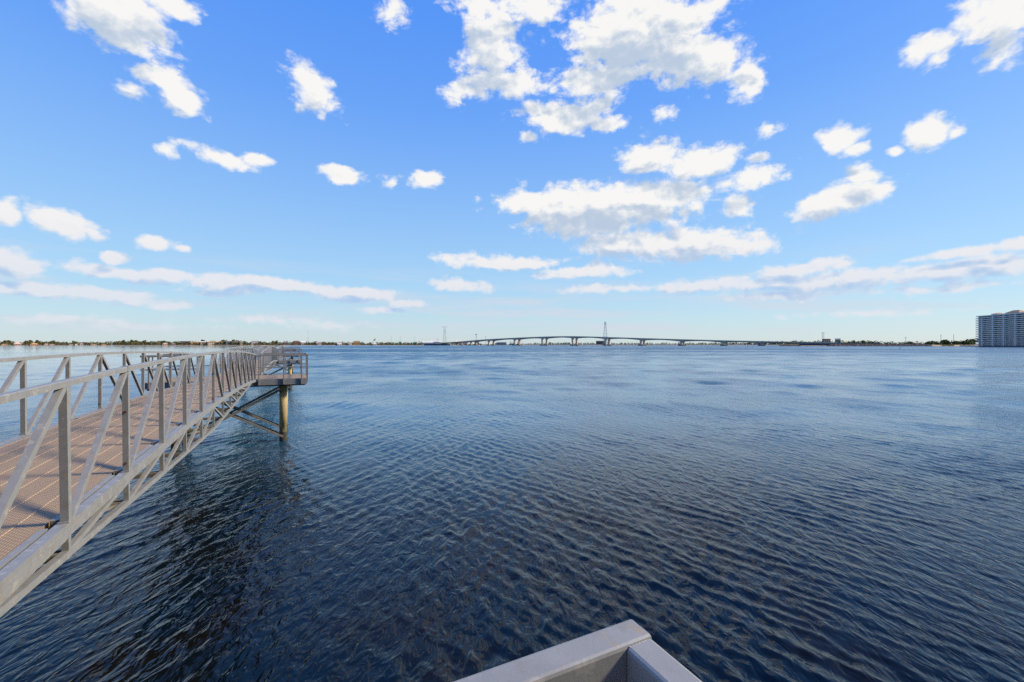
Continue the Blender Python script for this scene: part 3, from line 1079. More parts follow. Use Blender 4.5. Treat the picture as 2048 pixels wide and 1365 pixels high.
RT = [(1862, 681.8, 20, 'olive round tree beside the water, just left of the utility pole'), (1872, 684.4, 14, 'low dark bush in front of the first utility pole'),
      (1886, 679.4, 20, 'brown-topped round tree directly right of the first utility pole'), (1896, 682.5, 16, 'dark green tree between the two utility poles'),
      (1913, 682.2, 20, 'dark shrubby tree right of the second utility pole'), (1928, 679.2, 14, 'reddish-topped tree left of the tallest tree by the apartment block'),
      (1945, 677.3, 26, 'tallest bright green tree right beside the apartment block'), (1936, 681.5, 22, 'wide bright green tree in front of the tallest tree'),
      (1822, 682.6, 11, 'dark tree left of the pale roofed house on the right bank'), (1708, 680.2, 9, 'small yellowish tree in the middle of the right bank'),
      (1726, 680.6, 10, 'rounded dark tree on the right bank near the middle trees'), (1739, 680.0, 9, 'pointed grey green tree on the right bank')]
for i, (px, yt, w, lab) in enumerate(RT):
    Y = interp(SHORE_R, px) + (24 if i not in (6,) else 40)
    tree('shore_tree', lab, px, yt, Y, w, M['leaf_green'] if i % 3 else M['leaf'], 'trees on the right bank', 300 + i, base=2.0)

# reeds on the right bank
b = MB()
rr = random.Random(4)
for _ in range(420):
    px = rr.uniform(1884, 1908)
    Y = interp(SHORE_R, px) + rr.uniform(3, 16)
    p = at(px, Y, 1.2)
    h = rr.uniform(1.8, 4.6)
    b.add([(p.x - .5, p.y, .2), (p.x + .5, p.y, .2), (p.x + rr.uniform(-.4, .9), p.y, h)], [(0, 1, 2)])
tag(b.build('reeds', M['reeds']), 'yellow reeds at the water edge on the right bank', 'reeds', kind='stuff')


# ---------------------------------------------------------------- rocks of the causeway bank
def rock_bank(label, p0, p1, n, h0, h1, seed):
    r = random.Random(seed)
    b = MB()
    for _ in range(n):
        px = r.uniform(p0, p1)
        t = r.random()
        Y = interp(SHORE_R, px) + t * 13 - 1
        p = at(px, Y, h0 + (h1 - h0) * t)
        s = r.uniform(.5, 1.5)
        vs = [(p.x + s * x * r.uniform(.6, 1.1), p.y + s * y * r.uniform(.6, 1.1), p.z + s * z * r.uniform(.5, .9)) for x in (-1, 1) for y in (-1, 1) for z in (-1, 1)]
        b.add(vs, [(0, 1, 3, 2), (4, 6, 7, 5), (0, 4, 5, 1), (2, 3, 7, 6), (0, 2, 6, 4), (1, 5, 7, 3)])
    tag(b.build('riprap', M['rock']), label, 'rocks', kind='stuff')


rock_bank('reddish brown riprap rocks along the causeway waterline', 1655, 1862, 2600, -.2, 2.6, 1)
rock_bank('low rock spit at the foot of the bridge ramp', 1561, 1600, 420, -.3, 2.0, 2)

# ---------------------------------------------------------------- road bridge (twin spans)
B0 = 1500.0
BDX, BDY = .845, -.535


def b_index(px):
    return (px - 929.83) / (13.064 + .03556 * px)


BX0 = (929.83 - CX) / FPX * B0


def b_at(i, off=0.0, z=0.0):
    return Vector((BX0 + BDX * 100 * i * B0 / 1500 + .535 * off, B0 * (1 - .03556 * i) + .845 * off, z))


DECK_TAB = [(872, 686.9), (905, 685.2), (942, 682.2), (977.7, 679.4), (1029.3, 676.6), (1084.5, 674.4), (1115, 673.6), (1144.9, 673.4), (1175, 673.9), (1210.5, 675.0),
            (1281, 677.2), (1361, 679.6), (1445, 681.8), (1521, 683.4), (1600, 684.8), (1640, 685.4), (1700, 686.2)]


def deck_h(px):
    i = b_index(px)
    return hz(interp(DECK_TAB, px), B0 * (1 - .03556 * i))


PIERS = [905, 923, 942, 977.7, 1029.3, 1084.5, 1144.9, 1210.5, 1281, 1361, 1445, 1521]


def make_bridge(off, label):
    root = empty('road_bridge', b_at(b_index(1145), off))
    inv = Matrix.Translation(-root.location)
    sup = [872] + PIERS + [1590, 1640, 1672]
    wdt = 6.5
    tr = Vector((.535, .845, 0))
    for a, c in zip(sup, sup[1:]):
        b = MB()
        n = 8
        secs = []
        ia, ic = b_index(a), b_index(c)
        for k in range(n + 1):
            t = k / n
            i = ia + (ic - ia) * t
            # column of this point
            P = b_at(i, off)
            Pc = b_at(i, 0)
            px = CX + FPX * Pc.x / Pc.y
            zt = deck_h(px)
            span = (ic - ia) * 100
            dep = min(2.6 + span * .028 * (abs(2 * t - 1) ** 2.0), max(1.4, zt - .8))
            secs.append((P, zt, dep))
        for (P, zt, dep), (Q, zu, deq) in zip(secs, secs[1:]):
            P, Q = inv @ P, inv @ Q
            up = Vector((0, 0, 1))
            A = [P - tr * wdt + up * (zt), P + tr * wdt + up * zt, P + tr * wdt + up * (zt - .7), P + tr * 3.6 + up * (zt - dep), P - tr * 3.6 + up * (zt - dep), P - tr * wdt + up * (zt - .7)]
            Bv = [Q - tr * wdt + up * (zu), Q + tr * wdt + up * zu, Q + tr * wdt + up * (zu - .7), Q + tr * 3.6 + up * (zu - deq), Q - tr * 3.6 + up * (zu - deq), Q - tr * wdt + up * (zu - .7)]
            b.add(A + Bv, [(i, (i + 1) % 6, 6 + (i + 1) % 6, 6 + i) for i in range(6)])
        sp = b.build('span', M['concrete'], root)
        b = MB()
        for s in (-1, 1):
            for (P, zt, dep), (Q, zu, deq) in zip(secs, secs[1:]):
                P, Q = inv @ P, inv @ Q
                o = tr * (wdt - .25) * s
                b.beam(P + o + Vector((0, 0, zt + .45)), Q + o + Vector((0, 0, zu + .45)), .4, .9, side=tr)
        b.build('parapet', M['concrete'], sp)
    for px in PIERS:
        i = b_index(px)
        P = inv @ b_at(i, off)
        zt = deck_h(px) - (2.6 + 100 * .028) + .5
        zt = max(zt, 1.2)
        d = Vector((BDX, BDY, 0))
        b = MB()
        wt_, wb = 3.0, 2.2
        z0 = 2.4 if zt > 4 else .3
        A = [P + d * x * wb + tr * y * 2.6 + Vector((0, 0, z0)) for x, y in ((-1, -1), (1, -1), (1, 1), (-1, 1))]
        T = [P + d * x * wt_ + tr * y * 3.4 + Vector((0, 0, zt)) for x, y in ((-1, -1), (1, -1), (1, 1), (-1, 1))]
        b.add(A + T, [(0, 1, 5, 4), (1, 2, 6, 5), (2, 3, 7, 6), (3, 0, 4, 7), (4, 5, 6, 7)])
        leg = b.build('pier', M['concrete'], root)
        b = MB()
        Lf = 6.5
        A = [P + d * x * Lf + tr * y * 6 + Vector((0, 0, -1.5)) for x, y in ((-1, -1), (1, -1), (1, 1), (-1, 1))]
        T = [P + d * x * Lf + tr * y * 6 + Vector((0, 0, 2.6 if zt > 4 else .8)) for x, y in ((-1, -1), (1, -1), (1, 1), (-1, 1))]
        b.add(A + T, [(0, 1, 5, 4), (1, 2, 6, 5), (2, 3, 7, 6), (3, 0, 4, 7), (4, 5, 6, 7)])
        b.build('footing', M['concrete_dark'], leg)
    tag(root, label, 'bridge', 'twin road bridges over the bay')
    return root


make_bridge(0, 'front one of the twin arched concrete road bridges across the bay')
make_bridge(28, 'rear twin road bridge, its pale piers showing between those of the front bridge')

# causeway ramp wall joining the bridge to the right bank
b = MB()
prevp = None
for px in range(1600, 1866, 10):
    Y = interp(SHORE_R, px) + 16
    zt = hz(interp([(1600, 686.3), (1675, 686.2), (1690, 687.2), (1760, 687.6), (1865, 688.6)], px), Y)
    p = at(px, Y, 0)
    if prevp:
        q, zq = prevp
        b.add([(q.x, q.y, -1), (p.x, p.y, -1), (p.x, p.y, zt), (q.x, q.y, zq), (q.x + 3, q.y + 14, zq), (p.x + 3, p.y + 14, zt)], [(0, 1, 2, 3), (3, 2, 5, 4)])
    prevp = (p, zt)
M['ramp'] = material('grey_ramp_wall', (.17, .19, .18), .85, 0, .2, .1)
tag(b.build('retaining_wall', M['ramp']), 'long grey retaining wall of the causeway above the rocks', 'wall')

# dark underside abutment where the bridge meets the bank
b = MB()
for px in (1598, 1619, 1640):
    Y = interp(SHORE_R, px) + 8
    p, q = at(px, Y), at(px + 19, interp(SHORE_R, px + 19) + 8)
    zt = hz(688.2, Y)
    b.add([(p.x, p.y, -1), (q.x, q.y, -1), (q.x, q.y, zt), (p.x, p.y, zt), (q.x, q.y + 9, zt), (p.x, p.y + 9, zt)], [(0, 1, 2, 3), (3, 2, 4, 5)])
M['abut'] = material('dark_abutment', (.045, .055, .075), .8)
tag(b.build('abutment_wall', M['abut']), 'dark blue-grey abutment wall under the right end of the bridge', 'wall')


# ---------------------------------------------------------------- buildings on the shores
def col(name, c, rough=.8):
    if name not in M:
        M[name] = material(name, c, rough, 0, .08, .15)
    return M[name]


WALLS = {'cream': (.62, .52, .38), 'white': (.74, .71, .66), 'tan': (.50, .34, .19), 'brown': (.17, .105, .075), 'grey': (.26, .245, .235), 'red': (.36, .12, .08),
         'orange': (.60, .33, .13), 'pink': (.58, .40, .35), 'blue': (.20, .26, .33), 'green': (.10, .36, .24), 'yellow': (.60, .45, .08), 'dark': (.045, .05, .055)}


def wall_mat(c):
    return col('wall_' + c, WALLS[c])


def building(name, label, cat, p0, p1, ye, yt, Y, wall, roof, kind='gable', base=1.2, depth=11.0, group=None, storeys=None, rz_off=0.0):
    """a shore building: eave row ye, ridge row yt, between two columns, at distance Y"""
    pc = (p0 + p1) / 2
    azm = math.atan2(pc - CX, FPX)
    w = (p1 - p0) * Y * math.cos(azm) / FPX
    he = max(2.2, hz(ye, Y) - base)
    ht = hz(yt, Y) - base
    root = empty(name, at(pc, Y, base), -azm + rz_off)
    x = w / 2
    b = MB()
    b.box(-x, x, 0, depth, -2.0, he)
    b.build('wall', wall_mat(wall), root)
    b = MB()
    o = .6
    if kind == 'flat':
        b.box(-x - .3, x + .3, -.3, depth + .3, he + .003, max(he + .6, ht))
    elif kind == 'hip':
        t = min(x, depth / 2) * .95
        vs = [(-x - o, -o, he + .02), (x + o, -o, he + .02), (x + o, depth + o, he + .02), (-x - o, depth + o, he + .02), (-x + t, depth / 2, ht), (x - t, depth / 2, ht)]
        b.add(vs, [(0, 1, 5, 4), (1, 2, 5), (2, 3, 4, 5), (3, 0, 4), (3, 2, 1, 0)])
    else:
        vs = [(-x - o, -o, he + .02), (x + o, -o, he + .02), (x + o, depth + o, he + .02), (-x - o, depth + o, he + .02), (-x - o, depth / 2, ht), (x + o, depth / 2, ht)]
        b.add(vs, [(0, 1, 5, 4), (1, 2, 5), (2, 3, 4, 5), (3, 0, 4), (3, 2, 1, 0)])
    b.build('roof', wall_mat(roof), root)
    ns = storeys or max(1, int(he / 3.1))
    nw = max(2, min(9, int(w / 4.2)))
    fh = he / ns
    for s in range(ns):
        for i in range(nw):
            cx_ = -x + w * (i + .5) / nw
            b = MB()
            if s == 0 and i == nw // 2:
                b.box(cx_ - .6, cx_ + .6, -.08, .05, .02, min(2.1, he - .2))
                b.build('door', wall_mat('brown'), root)
            else:
                b.box(cx_ - w / nw * .28, cx_ + w / nw * .28, -.07, .05, s * fh + fh * .32, s * fh + fh * .80)
                b.build('window', M['glass'], root)
    tag(root, label, cat, group)
    return root


def yl(px, back=16):
    return interp(SHORE_L, px) + back


HOUSES = [  # columns, eave row, ridge row, setback, wall, roof, kind, label
    (2, 15, 689.6, 688.2, 8, 'tan', 'orange', 'hip', 'small tan house at the far left end of the left shore'),
    (27, 43, 688.8, 685.2, 10, 'brown', 'pink', 'hip', 'waterfront house with a pale pink pyramid roof'),
    (60, 77, 689.4, 687.0, 10, 'red', 'orange', 'hip', 'low house with a bright tan roof and red walls'),
    (88, 98, 689.6, 687.8, 9, 'tan', 'pink', 'hip', 'small tan house left of a matching pair beside it'),
    (99, 109, 689.8, 688.2, 9, 'pink', 'tan', 'hip', 'small pinkish house right beside the small tan house'),
    (138, 146, 689.6, 688.4, 10, 'tan', 'grey', 'gable', 'tiny grey-roofed tan cottage half hidden in the left trees'),
    (150, 155, 690, 689, 6, 'white', 'white', 'flat', 'tiny white boathouse at the left waterline'),
    (160, 168, 688.8, 687.4, 14, 'white', 'pink', 'gable', 'white house with pinkish gable among dark trees'),
    (181, 193, 689.6, 688.4, 8, 'tan', 'tan', 'hip', 'low tan waterfront house left of the pier rails'),
    (203, 212, 689.6, 688.6, 8, 'orange', 'tan', 'hip', 'low orange house next to the low tan waterfront house'),
    (222, 227, 687.8, 687, 22, 'white', 'grey', 'flat', 'tiny white house high in the left shore trees'),
    (325, 336, 688.4, 686.2, 12, 'tan', 'pink', 'hip', 'pinkish roofed house left of the long brown block'),
    (341, 352, 688.6, 687, 12, 'brown', 'grey', 'hip', 'grey roofed brown house beside the pinkish roofed house'),
    (362, 380, 684.2, 682.8, 30, 'brown', 'dark', 'flat', 'long brown block with flat dark roof behind the trees'),
    (381, 400, 685.4, 683.6, 22, 'orange', 'tan', 'gable', 'orange-tan three storey block right of the long brown block'),
    (401, 415, 684.6, 683.2, 24, 'cream', 'white', 'gable', 'cream block with white gable, first of the cream pair'),
    (416, 447, 684.8, 683.4, 20, 'cream', 'orange', 'hip', 'wide cream waterfront block, the larger of the cream pair'),
    (452, 479, 684.0, 682.4, 26, 'grey', 'grey', 'flat', 'wide grey apartment block with rows of windows'),
    (480, 485, 684.0, 683.2, 22, 'cream', 'cream', 'flat', 'narrow cream tower at the right end of the grey block'),
    (503, 518, 683.8, 682.2, 30, 'white', 'pink', 'flat', 'white block with pink parapet behind the second gangway'),
    (566, 576, 685.0, 683.8, 14, 'brown', 'white', 'flat', 'dark brown hall with a white flat roof edge'),
    (585, 600, 683.8, 682, 34, 'red', 'brown', 'hip', 'reddish building with brown hip roof above dark trees'),
    (603, 611, 685.4, 682.6, 24, 'white', 'white', 'gable', 'bright white gabled building left of a round tree clump'),
    (634, 643, 686.0, 684.2, 20, 'white', 'white', 'flat', 'white flat roofed house right of the radio mast'),
    (635, 642, 688.8, 687.2, 7, 'white', 'red', 'gable', 'small white boathouse with a red roof at the waterline'),
    (676, 688, 686.0, 684.0, 26, 'white', 'pink', 'hip', 'white house with a pale hip roof above the trees'),
    (675, 683, 689.0, 687.2, 7, 'pink', 'white', 'gable', 'small pink and white waterfront cottage'),
    (698, 704, 687.6, 686.2, 9, 'white', 'tan', 'gable', 'white cottage immediately left of the orange building'),
    (707, 720, 686.4, 682.6, 18, 'orange', 'orange', 'flat', 'square orange building, the brightest on the left shore'),
    (745, 754, 688.0, 686.0, 8, 'white', 'white', 'hip', 'small white roofed house below the flag'),
    (845, 866, 685.6, 683.6, 40, 'white', 'white', 'gable', 'long white port shed left of the lattice tower'),
    (862, 882, 684.6, 681.6, 60, 'white', 'white', 'gable', 'tall white port shed behind the long white shed'),
    (798, 803, 684.8, 683.6, 30, 'green', 'green', 'gable', 'tiny green roofed hut by the tall thin mast'),
    (826, 833, 685.8, 684.4, 26, 'green', 'green', 'gable', 'green roofed hut near the palms by the port'),
]
for i, (p0, p1, ye, yt, bk, wl, rf, kd, lab) in enumerate(HOUSES):
    building('house' if p1 - p0 < 14 else 'shore_building', lab, 'house' if p1 - p0 < 14 else 'building', p0, p1, ye, yt, yl((p0 + p1) / 2, bk), wl, rf, kd,
             group='buildings along the left shore')

PORT = [  # behind the bridge
    (905, 936, 683.8, 681.6, 1640, 'white', 'white', 'gable', 'long white warehouse roof above the left bridge ramp'),
    (911, 918, 689.4, 686.4, 1600, 'yellow', 'yellow', 'flat', 'small yellow cargo shed under the left bridge ramp'),
    (922, 931, 690.0, 686.8, 1620, 'red', 'pink', 'flat', 'small red cargo shed under the left bridge ramp'),
    (949, 963, 689.6, 687.6, 1700, 'orange', 'red', 'flat', 'low orange cargo shed between bridge piers'),
    (949, 958, 686.6, 683.8, 1760, 'cream', 'cream', 'flat', 'pale silo building behind the low orange shed'),
    (985, 1010, 689.0, 686.8, 1820, 'pink', 'red', 'flat', 'long pale red roofed shed between the bridge piers'),
    (993, 1013, 686.4, 684.6, 1880, 'cream', 'white', 'flat', 'cream terminal building behind the pale red roofed shed'),
    (1192, 1209, 683.4, 682.0, 2230, 'brown', 'pink', 'flat', 'square brown block under the bridge left of the lattice mast'),
    (1645, 1661, 680.6, 678.2, 1420, 'pink', 'red', 'flat', 'pinkish block right behind the twin poles'),
    (1670, 1681, 679.8, 677.4, 1480, 'grey', 'white', 'flat', 'pale grey block right of the pinkish block'),
    (1826, 1838, 686.4, 684.4, 935, 'cream', 'cream', 'gable', 'pale gabled house low on the right bank'),
    (1690, 1696, 685.2, 683.2, 1010, 'cream', 'yellow', 'gable', 'tiny cream roofed hut on the middle of the right bank'),
    (1925, 1936, 689.2, 688.2, 880, 'white', 'pink', 'flat', 'low white pavilion beside the apartment block, left one'),
    (1937, 1947, 689.2, 688.0, 876, 'cream', 'white', 'flat', 'low cream pavilion nearest the apartment block'),
]
for (p0, p1, ye, yt, Y, wl, rf, kd, lab) in PORT:
    building('port_building' if p0 < 1100 else 'shore_building', lab, 'building', p0, p1, ye, yt, Y, wl, rf, kd, group='buildings beyond the bridge and on the right bank')

# dark quay wall of the port, left of the bridge
b = MB()
for px in range(848, 900, 4):
    p, q = at(px, 1375), at(px + 4, 1375)
    b.add([(p.x, p.y, -1), (q.x, q.y, -1), (q.x, q.y, 5.2), (p.x, p.y, 4.4), (q.x, q.y + 20, 5.2), (p.x, p.y + 20, 4.4)], [(0, 1, 2, 3), (3, 2, 4, 5)])
tag(b.build('quay_wall', M['abut']), 'dark quay wall at the waterline left of the bridge', 'wall')


# ---------------------------------------------------------------- towers, masts, poles
def lattice(name, label, px, Y, ytop, wb, wm, ym, cat, kind):
    root = empty(name, at(px, Y, 0))
    H = hz(ytop, Y)
    Hm = hz(ym, Y)
    s, m = wb * Y / FPX / 2, wm * Y / FPX / 2
    th = .40
    for sx in (-1, 1):
        for sy in (-1, 1):
            b = MB()
            b.beam((sx * s, sy * s, -1), (sx * m, sy * m, Hm), th, th)
            b.build('leg', M['steel'], root)
    n = 7
    for k in range(1, n + 1):
        z = Hm * k / n
        t = k / n
        w = s + (m - s) * t
        b = MB()
        for a, c in (((-w, -w, z), (w, -w, z)), ((w, -w, z), (w, w, z)), ((w, w, z), (-w, w, z)), ((-w, w, z), (-w, -w, z))):
            b.beam(a, c, .32, .32, side=(0, 0, 1))
        z0 = Hm * (k - 1) / n
        w0 = s + (m - s) * (k - 1) / n
        b.beam((-w0, -w0, z0), (w, -w, z), .25, .25, side=(0, 1, 0))
        b.beam((w0, w0, z0), (-w, w, z), .25, .25, side=(0, 1, 0))
        b.build('bracing', M['steel'], root)
    if kind == 'cage':
        b = MB()
        for sx in (-1, 1):
            for sy in (-1, 1):
                b.beam((sx * m, sy * m, Hm), (sx * m, sy * m, H), .6, .6)
        for z in (Hm + .5, Hm + (H - Hm) * .33, Hm + (H - Hm) * .66, H):
            b.box(-m, m, -m, m, z - .25, z + .25)
        b.build('cage', M['steel'], root)
    else:
        arm = 5.6 * Y / FPX
        for sx in (-1, 1):
            b = MB()
            b.beam((sx * m * .5, 0, Hm), (sx * arm * .55, 0, H), .6, .6, side=(0, 1, 0))
            b.beam((sx * m * .5, 0, Hm), (-sx * m * .8, 0, Hm + (H - Hm) * .5), .3, .3, side=(0, 1, 0))
            b.build('arm', M['steel'], root)
        b = MB()
        b.beam((-arm, 0, H - 1), (arm, 0, H - 1), .6, .8, side=(0, 1, 0))
        b.build('cross_arm', M['steel'], root)
    tag(root, label, cat)


lattice('lattice_mast', 'tall tapering lattice mast with a cage top, beside the road bridge', 1210.5, 1190, 644.5, 9.6, 2.6, 650, 'mast', 'cage')
lattice('power_pylon', 'lattice power pylon with a wide V head, left of the bridge', 889.5, 1580, 653.8, 7.5, 3.0, 661.5, 'pylon', 'vee')


def pole(name, label, px, Y, ytop, r=.35, arms=(), base=0.0, group=None, cat='pole', mat='pole', blob=None):
    root = empty(name, at(px, Y, base))
    H = hz(ytop, Y) - base
    b = MB()
    b.cyl((0, 0, -1.5), (0, 0, H), r, r * .7, 8)
    b.build('shaft', M[mat], root)
    for (z, L) in arms:
        b = MB()
        b.box(-L, L, -.2, .2, H - z - .2, H - z + .2)
        b.build('cross_arm', M[mat], root)
    if blob:
        b = MB()
        b.cyl((0, 0, H * blob), (0, 0, H * (blob + .07)), r * 2.6, r * 2.6, 8)
        b.build('antenna_drum', M[mat], root)
    tag(root, label, cat, group)


pole('utility_pole', 'left one of the tall twin utility poles at the bridge foot', 1644.4, 925, 665.2, .42, ((.8, 2.4),), group='twin poles')
pole('utility_pole', 'right one of the tall twin utility poles at the bridge foot', 1647.6, 925, 665.2, .42, ((.8, 2.4),), group='twin poles')
pole('utility_pole', 'utility pole left of a round brown-topped tree on the right bank', 1881.8, 890, 669.2, .34, ((2, .9),), base=2, group='right bank poles')
pole('utility_pole', 'bare utility pole closer to the apartment block', 1907.3, 885, 668.6, .34, base=2, group='right bank poles')
pole('utility_pole', 'short pole with cross arms in the middle of the right bank', 1811.5, 960, 674.4, .36, ((.6, 2.6), (2.4, 1.4)), base=2, group='right bank poles')
pole('radio_mast', 'thin radio mast above the left shore near the pier end', 616.3, 1480, 661, .35, base=1, cat='mast', mat='steel', blob=.42)
pole('ship_mast', 'left of two tall thin masts above the scrubby left shore', 782.4, 1450, 672, .32, base=1, group='masts', cat='mast')
pole('ship_mast', 'right of two tall thin masts above the scrubby left shore', 800.3, 1450, 672, .34, base=1, group='masts', cat='mast')
pole('ship_mast', 'faint thin mast above the green hut by the port', 829, 1450, 673, .25, base=1, group='masts', cat='mast')
pole('chimney_stack', 'short grey stack beside the tall white port shed', 876, 1470, 676.5, 1.0, base=2, cat='chimney', mat='steel')
pole('light_pole', 'dark light pole behind the left bridge ramp', 971.5, 1700, 672.5, .55, ((1, 3),), group='port poles', cat='pole')
pole('channel_marker', 'left of two thin channel marker posts standing in open water', 1494.8, 520, 691.6, .14, group='channel markers', cat='marker')
pole('channel_marker', 'right of two thin channel marker posts standing in open water', 1504.8, 520, 691.8, .14, group='channel markers', cat='marker')
pole('channel_marker', 'left post of the close pair of posts in the water at the right', 1798.4, 380, 694.2, .13, group='channel markers', cat='marker')
pole('channel_marker', 'right post of the close pair of posts in the water at the right', 1800.6, 384, 694.4, .13, group='channel markers', cat='marker')
pole('channel_marker', 'small dark post in the water before the left bridge ramp', 924.5, 860, 690.4, .3, group='channel markers', cat='marker')

# radar dish mast by the bridge ramp
root = empty('radar_mast', at(953, 1650, 1))
b = MB()
Hh = hz(670, 1650) - 1
b.beam((-3, 0, 0), (-1.5, 0, Hh), .7, .7)
b.beam((5, 0, 0), (-1.5, 0, Hh), .7, .7)
b.build('mast', M['steel'], root)
b = MB()
b.cyl((-1.5, -.6, Hh + .5), (-1.5, .6, Hh + .5), 2.6, 2.2, 12)
b.build('dish', M['steel'], root)
tag(root, 'two-legged mast with a round head above the left bridge ramp', 'mast')

# flag on the left shore
root = empty('flagpole', at(751, 1420, 1))
b = MB()
b.cyl((0, 0, -1), (0, 0, hz(677, 1420) - 1), .25, .15, 8)
b.build('pole', M['steel'], root)
Hf = hz(677, 1420) - 1
for k in range(6):
    b = MB()
    vs = []
    for q in range(7):
        x = -q * 1.15
        for dz in (0, -.78):
            vs.append((x, math.sin(q * 1.1) * .5, Hf - .4 - q * .85 - k * .78 + dz))
    b.add(vs, [(2 * q, 2 * q + 1, 2 * q + 3, 2 * q + 2) for q in range(6)])
    b.build('stripe', wall_mat('red') if k % 2 == 0 else wall_mat('white'), root)
tag(root, 'large drooping red and white flag on a pole on the left shore', 'flag')

# cargo ship with red cranes beyond the bridge
root = empty('cargo_ship', at(1031, 1900, 0), -.3)
L = 26 * 1900 / FPX / 2
b = MB()
vs = []
for x, w in ((-L, .5), (-L * .8, 1), (L * .7, 1), (L, .35)):
    for z in (-1, 4.2):
        vs += [(x + (1.5 if z > 0 and x > 0 else 0), -5 * w, z), (x + (1.5 if z > 0 and x > 0 else 0), 5 * w, z)]
fs = []
for i in range(3):
    a = i * 4
    fs += [(a, a + 4, a + 6, a + 2), (a + 1, a + 3, a + 7, a + 5), (a + 2, a + 6, a + 7, a + 3)]
fs += [(0, 2, 3, 1), (12, 13, 15, 14)]
b.add(vs, fs)
b.build('hull', wall_mat('dark'), root)
for x, h in ((-L * .85, 13), (-L * .3, 11), (L * .35, 12), (L * .75, 15)):
    b = MB()
    b.box(x - 1.6, x + 1.6, -2, 2, 4.201, 4.2 + h * .45)
    b.beam((x, 0, 4.2 + h * .4), (x + 5, 0, 4.2 + h), .9, .9, side=(0, 1, 0))
    b.beam((x - 1.2, 0, 4.2 + h * .4), (x - 1.2, 0, 4.2 + h * .9), .8, .8, side=(0, 1, 0))
    b.build('crane', wall_mat('red'), root)
b = MB()
b.box(-L * .66, -L * .44, -3, 3, 4.202, 11)
b.build('bridge_house', wall_mat('white'), root)
tag(root, 'dark cargo ship with red deck cranes behind the bridge', 'ship')

# ---------------------------------------------------------------- apartment block at the right edge
M['condo'] = material('pale_stucco', (.70, .67, .62), .75, 0, .06, .1)
M['condo_in'] = material('recessed_stucco', (.62, .58, .52), .8, 0, .1, .1)
M['condo_roof'] = material('clay_roof', (.42, .24, .15), .8, 0, .12, .3)
M['rail_glass'] = material('balcony_glass', (.42, .45, .45), .15, 0, .2, .3)
F0 = Vector((738, 700, 0))
fd = Vector((-.2, -.98, 0)).normalized()
croot = empty('apartment_block', F0, math.atan2(fd.y, fd.x))        # local x along the facade towards us, local y to the right of it
FL, NF, FH = 118.0, 16, 2.92


def part(nm, mat, parent, *boxes):
    b = MB()
    for bx in boxes:
        b.box(*bx)
    return b.build(nm, mat, parent)


GRD = 1.0
TOPZ = GRD + NF * FH
part('core_wall', M['condo_in'], croot, (.5, FL, 2.6, 20, -1, TOPZ))
fins = [-1.2, 10, 29.5, 48, 67, 86, 105]
for i, x in enumerate(fins[1:]):
    part('fin', M['condo'], croot, (x - .7, x + .7, -.35, 2.7, -.5, TOPZ - (FH * 1.2 if i == 0 else 0)))
for f in range(NF + 1):
    z = GRD + f * FH
    part('floor_slab', M['condo'], croot, (0, FL, -.25 if f else -.2, 2.59, z - .22, z + .1))
    if f < NF:
        part('balcony_front', M['rail_glass'], croot, (.2, FL, -.15, -.08, z + .101, z + 1.1))
        for a, c in zip(fins, fins[1:]):
            a = max(a, .5)
            n = 3 if c - a > 12 else 1
            for k in range(n):
                u0 = a + (c - a) * (k + .12) / n
                u1 = a + (c - a) * (k + .86) / n
                part('window', M['glass'], croot, (u0, u1, 2.52, 2.61, z + .2, z + 2.45))
    if f < NF:
        # balconies that stick out past the far end
        part('end_balcony', M['condo'], croot, (-2.0, -.01, .2, 8.5, z - .2, z + .1), (-2.0, -1.9, .2, 8.5, z + .1, z + 1.0))
part('end_wall', M['condo'], croot, (-.0, .49, 2.6, 20, -1, TOPZ + .6))
part('roof_parapet', M['condo'], croot, (0, FL, -.3, 20, TOPZ + .101, TOPZ + 1.1))


def pavilion(x0, x1, z0, z1, z2):
    b = MB()
    b.box(x0 + 1, x1 - 1, 3, 13, z0, z1)
    o = b.build('roof_pavilion', M['condo'], croot)
    b = MB()
    mx = (x0 + x1) / 2
    h = (x1 - x0) * .22
    b.add([(x0, 2, z1 + .01), (x1, 2, z1 + .01), (x1, 14, z1 + .01), (x0, 14, z1 + .01), (mx - h, 8, z2), (mx + h, 8, z2)], [(0, 1, 5, 4), (1, 2, 5), (2, 3, 4, 5), (3, 0, 4), (3, 2, 1, 0)])
    b.build('hip_roof', M['condo_roof'], o)


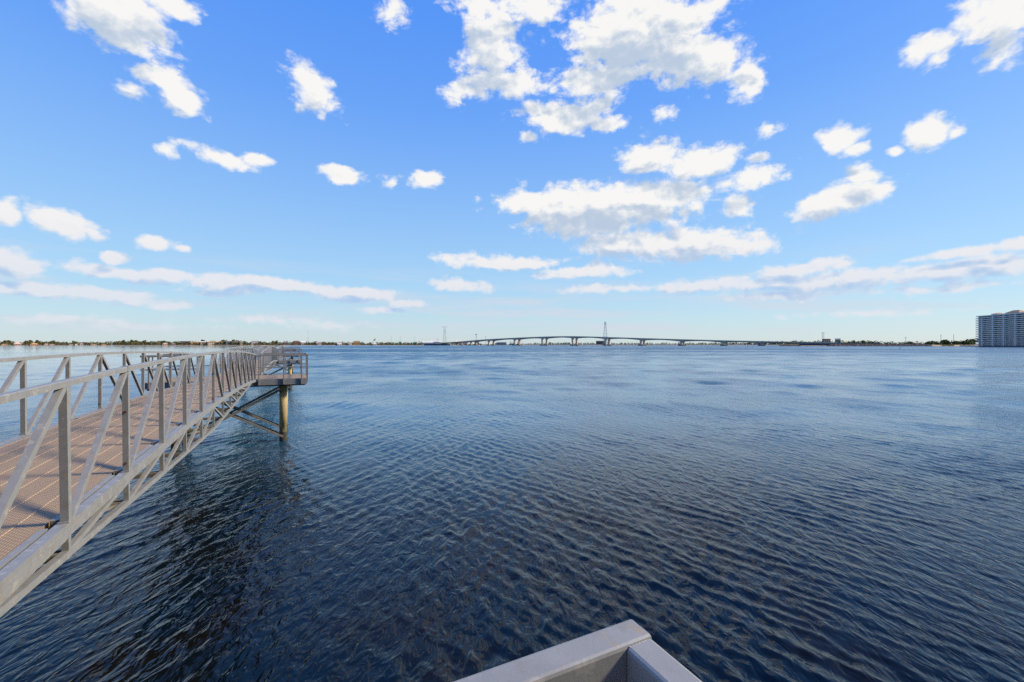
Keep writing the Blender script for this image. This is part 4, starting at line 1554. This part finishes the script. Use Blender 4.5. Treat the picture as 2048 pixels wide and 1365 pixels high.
pavilion(22, 34, TOPZ + 1.11, TOPZ + 2.4, TOPZ + 4.2)
pavilion(46, 70, TOPZ + 1.11, TOPZ + 2.2, TOPZ + 6.0)
pavilion(84, 104, TOPZ + 1.11, TOPZ + 2.2, TOPZ + 5.4)
tag(croot, 'large many-storey apartment block with balconies at the right edge', 'apartment block')
b = MB()
for px in range(1920, 2110, 10):
    Y0, Y1 = interp([(1920, 860), (1950, 800), (1955, 690), (2048, 610), (2200, 520)], px), interp([(1920, 860), (1950, 800), (1955, 690), (2048, 610), (2200, 520)], px + 10)
    p, q = at(px, Y0), at(px + 10, Y1)
    n = Vector((q.y - p.y, p.x - q.x, 0)).normalized() * -12
    if n.x < 0:
        n = -n
    b.add([(p.x, p.y, -1), (q.x, q.y, -1), (q.x, q.y, 1.6), (p.x, p.y, 1.6), (q.x + n.x, q.y + n.y, 1.6), (p.x + n.x, p.y + n.y, 1.6)], [(0, 1, 2, 3), (3, 2, 4, 5)])
tag(b.build('seawall', M['abut']), 'dark seawall at the foot of the apartment block', 'wall')


# ---------------------------------------------------------------- the near shore behind the pier: an unseen block added to keep the sky off everything facing it
TW, THT = 58.0, 46.0
troot = empty('sky_blocking_tower', pier(-42, E0 + 4), TH)
M['tower'] = material('sky_blocker_stucco', (.42, .37, .31), .8, 0, .08, .1)
part('core_wall', M['tower'], troot, (-TW, TW, -18, 0, -1, THT))
for f in range(15):
    z = 1 + f * 2.95
    part('floor_slab', M['tower'], troot, (-TW, TW, .005, 1.8, z - .15, z + .12))
    for k in range(11):
        x = -TW + 2 * TW * (k + .15) / 11
        part('window', M['glass'], troot, (x, x + 6.5, -.05, .03, z + .3, z + 2.4))
tag(troot, 'unseen tan tower added behind the pier to keep sky light off it', 'apartment block')
b = MB()
for (s0, s1) in ((-900, -12),):
    A = [pier(s0, -900), pier(s0, 900), pier(s1, 900), pier(s1, -900)]
    b.add([(p.x, p.y, .9) for p in A], [(0, 1, 2, 3)])
tag(b.build('ground', M['grass']), kind='structure')
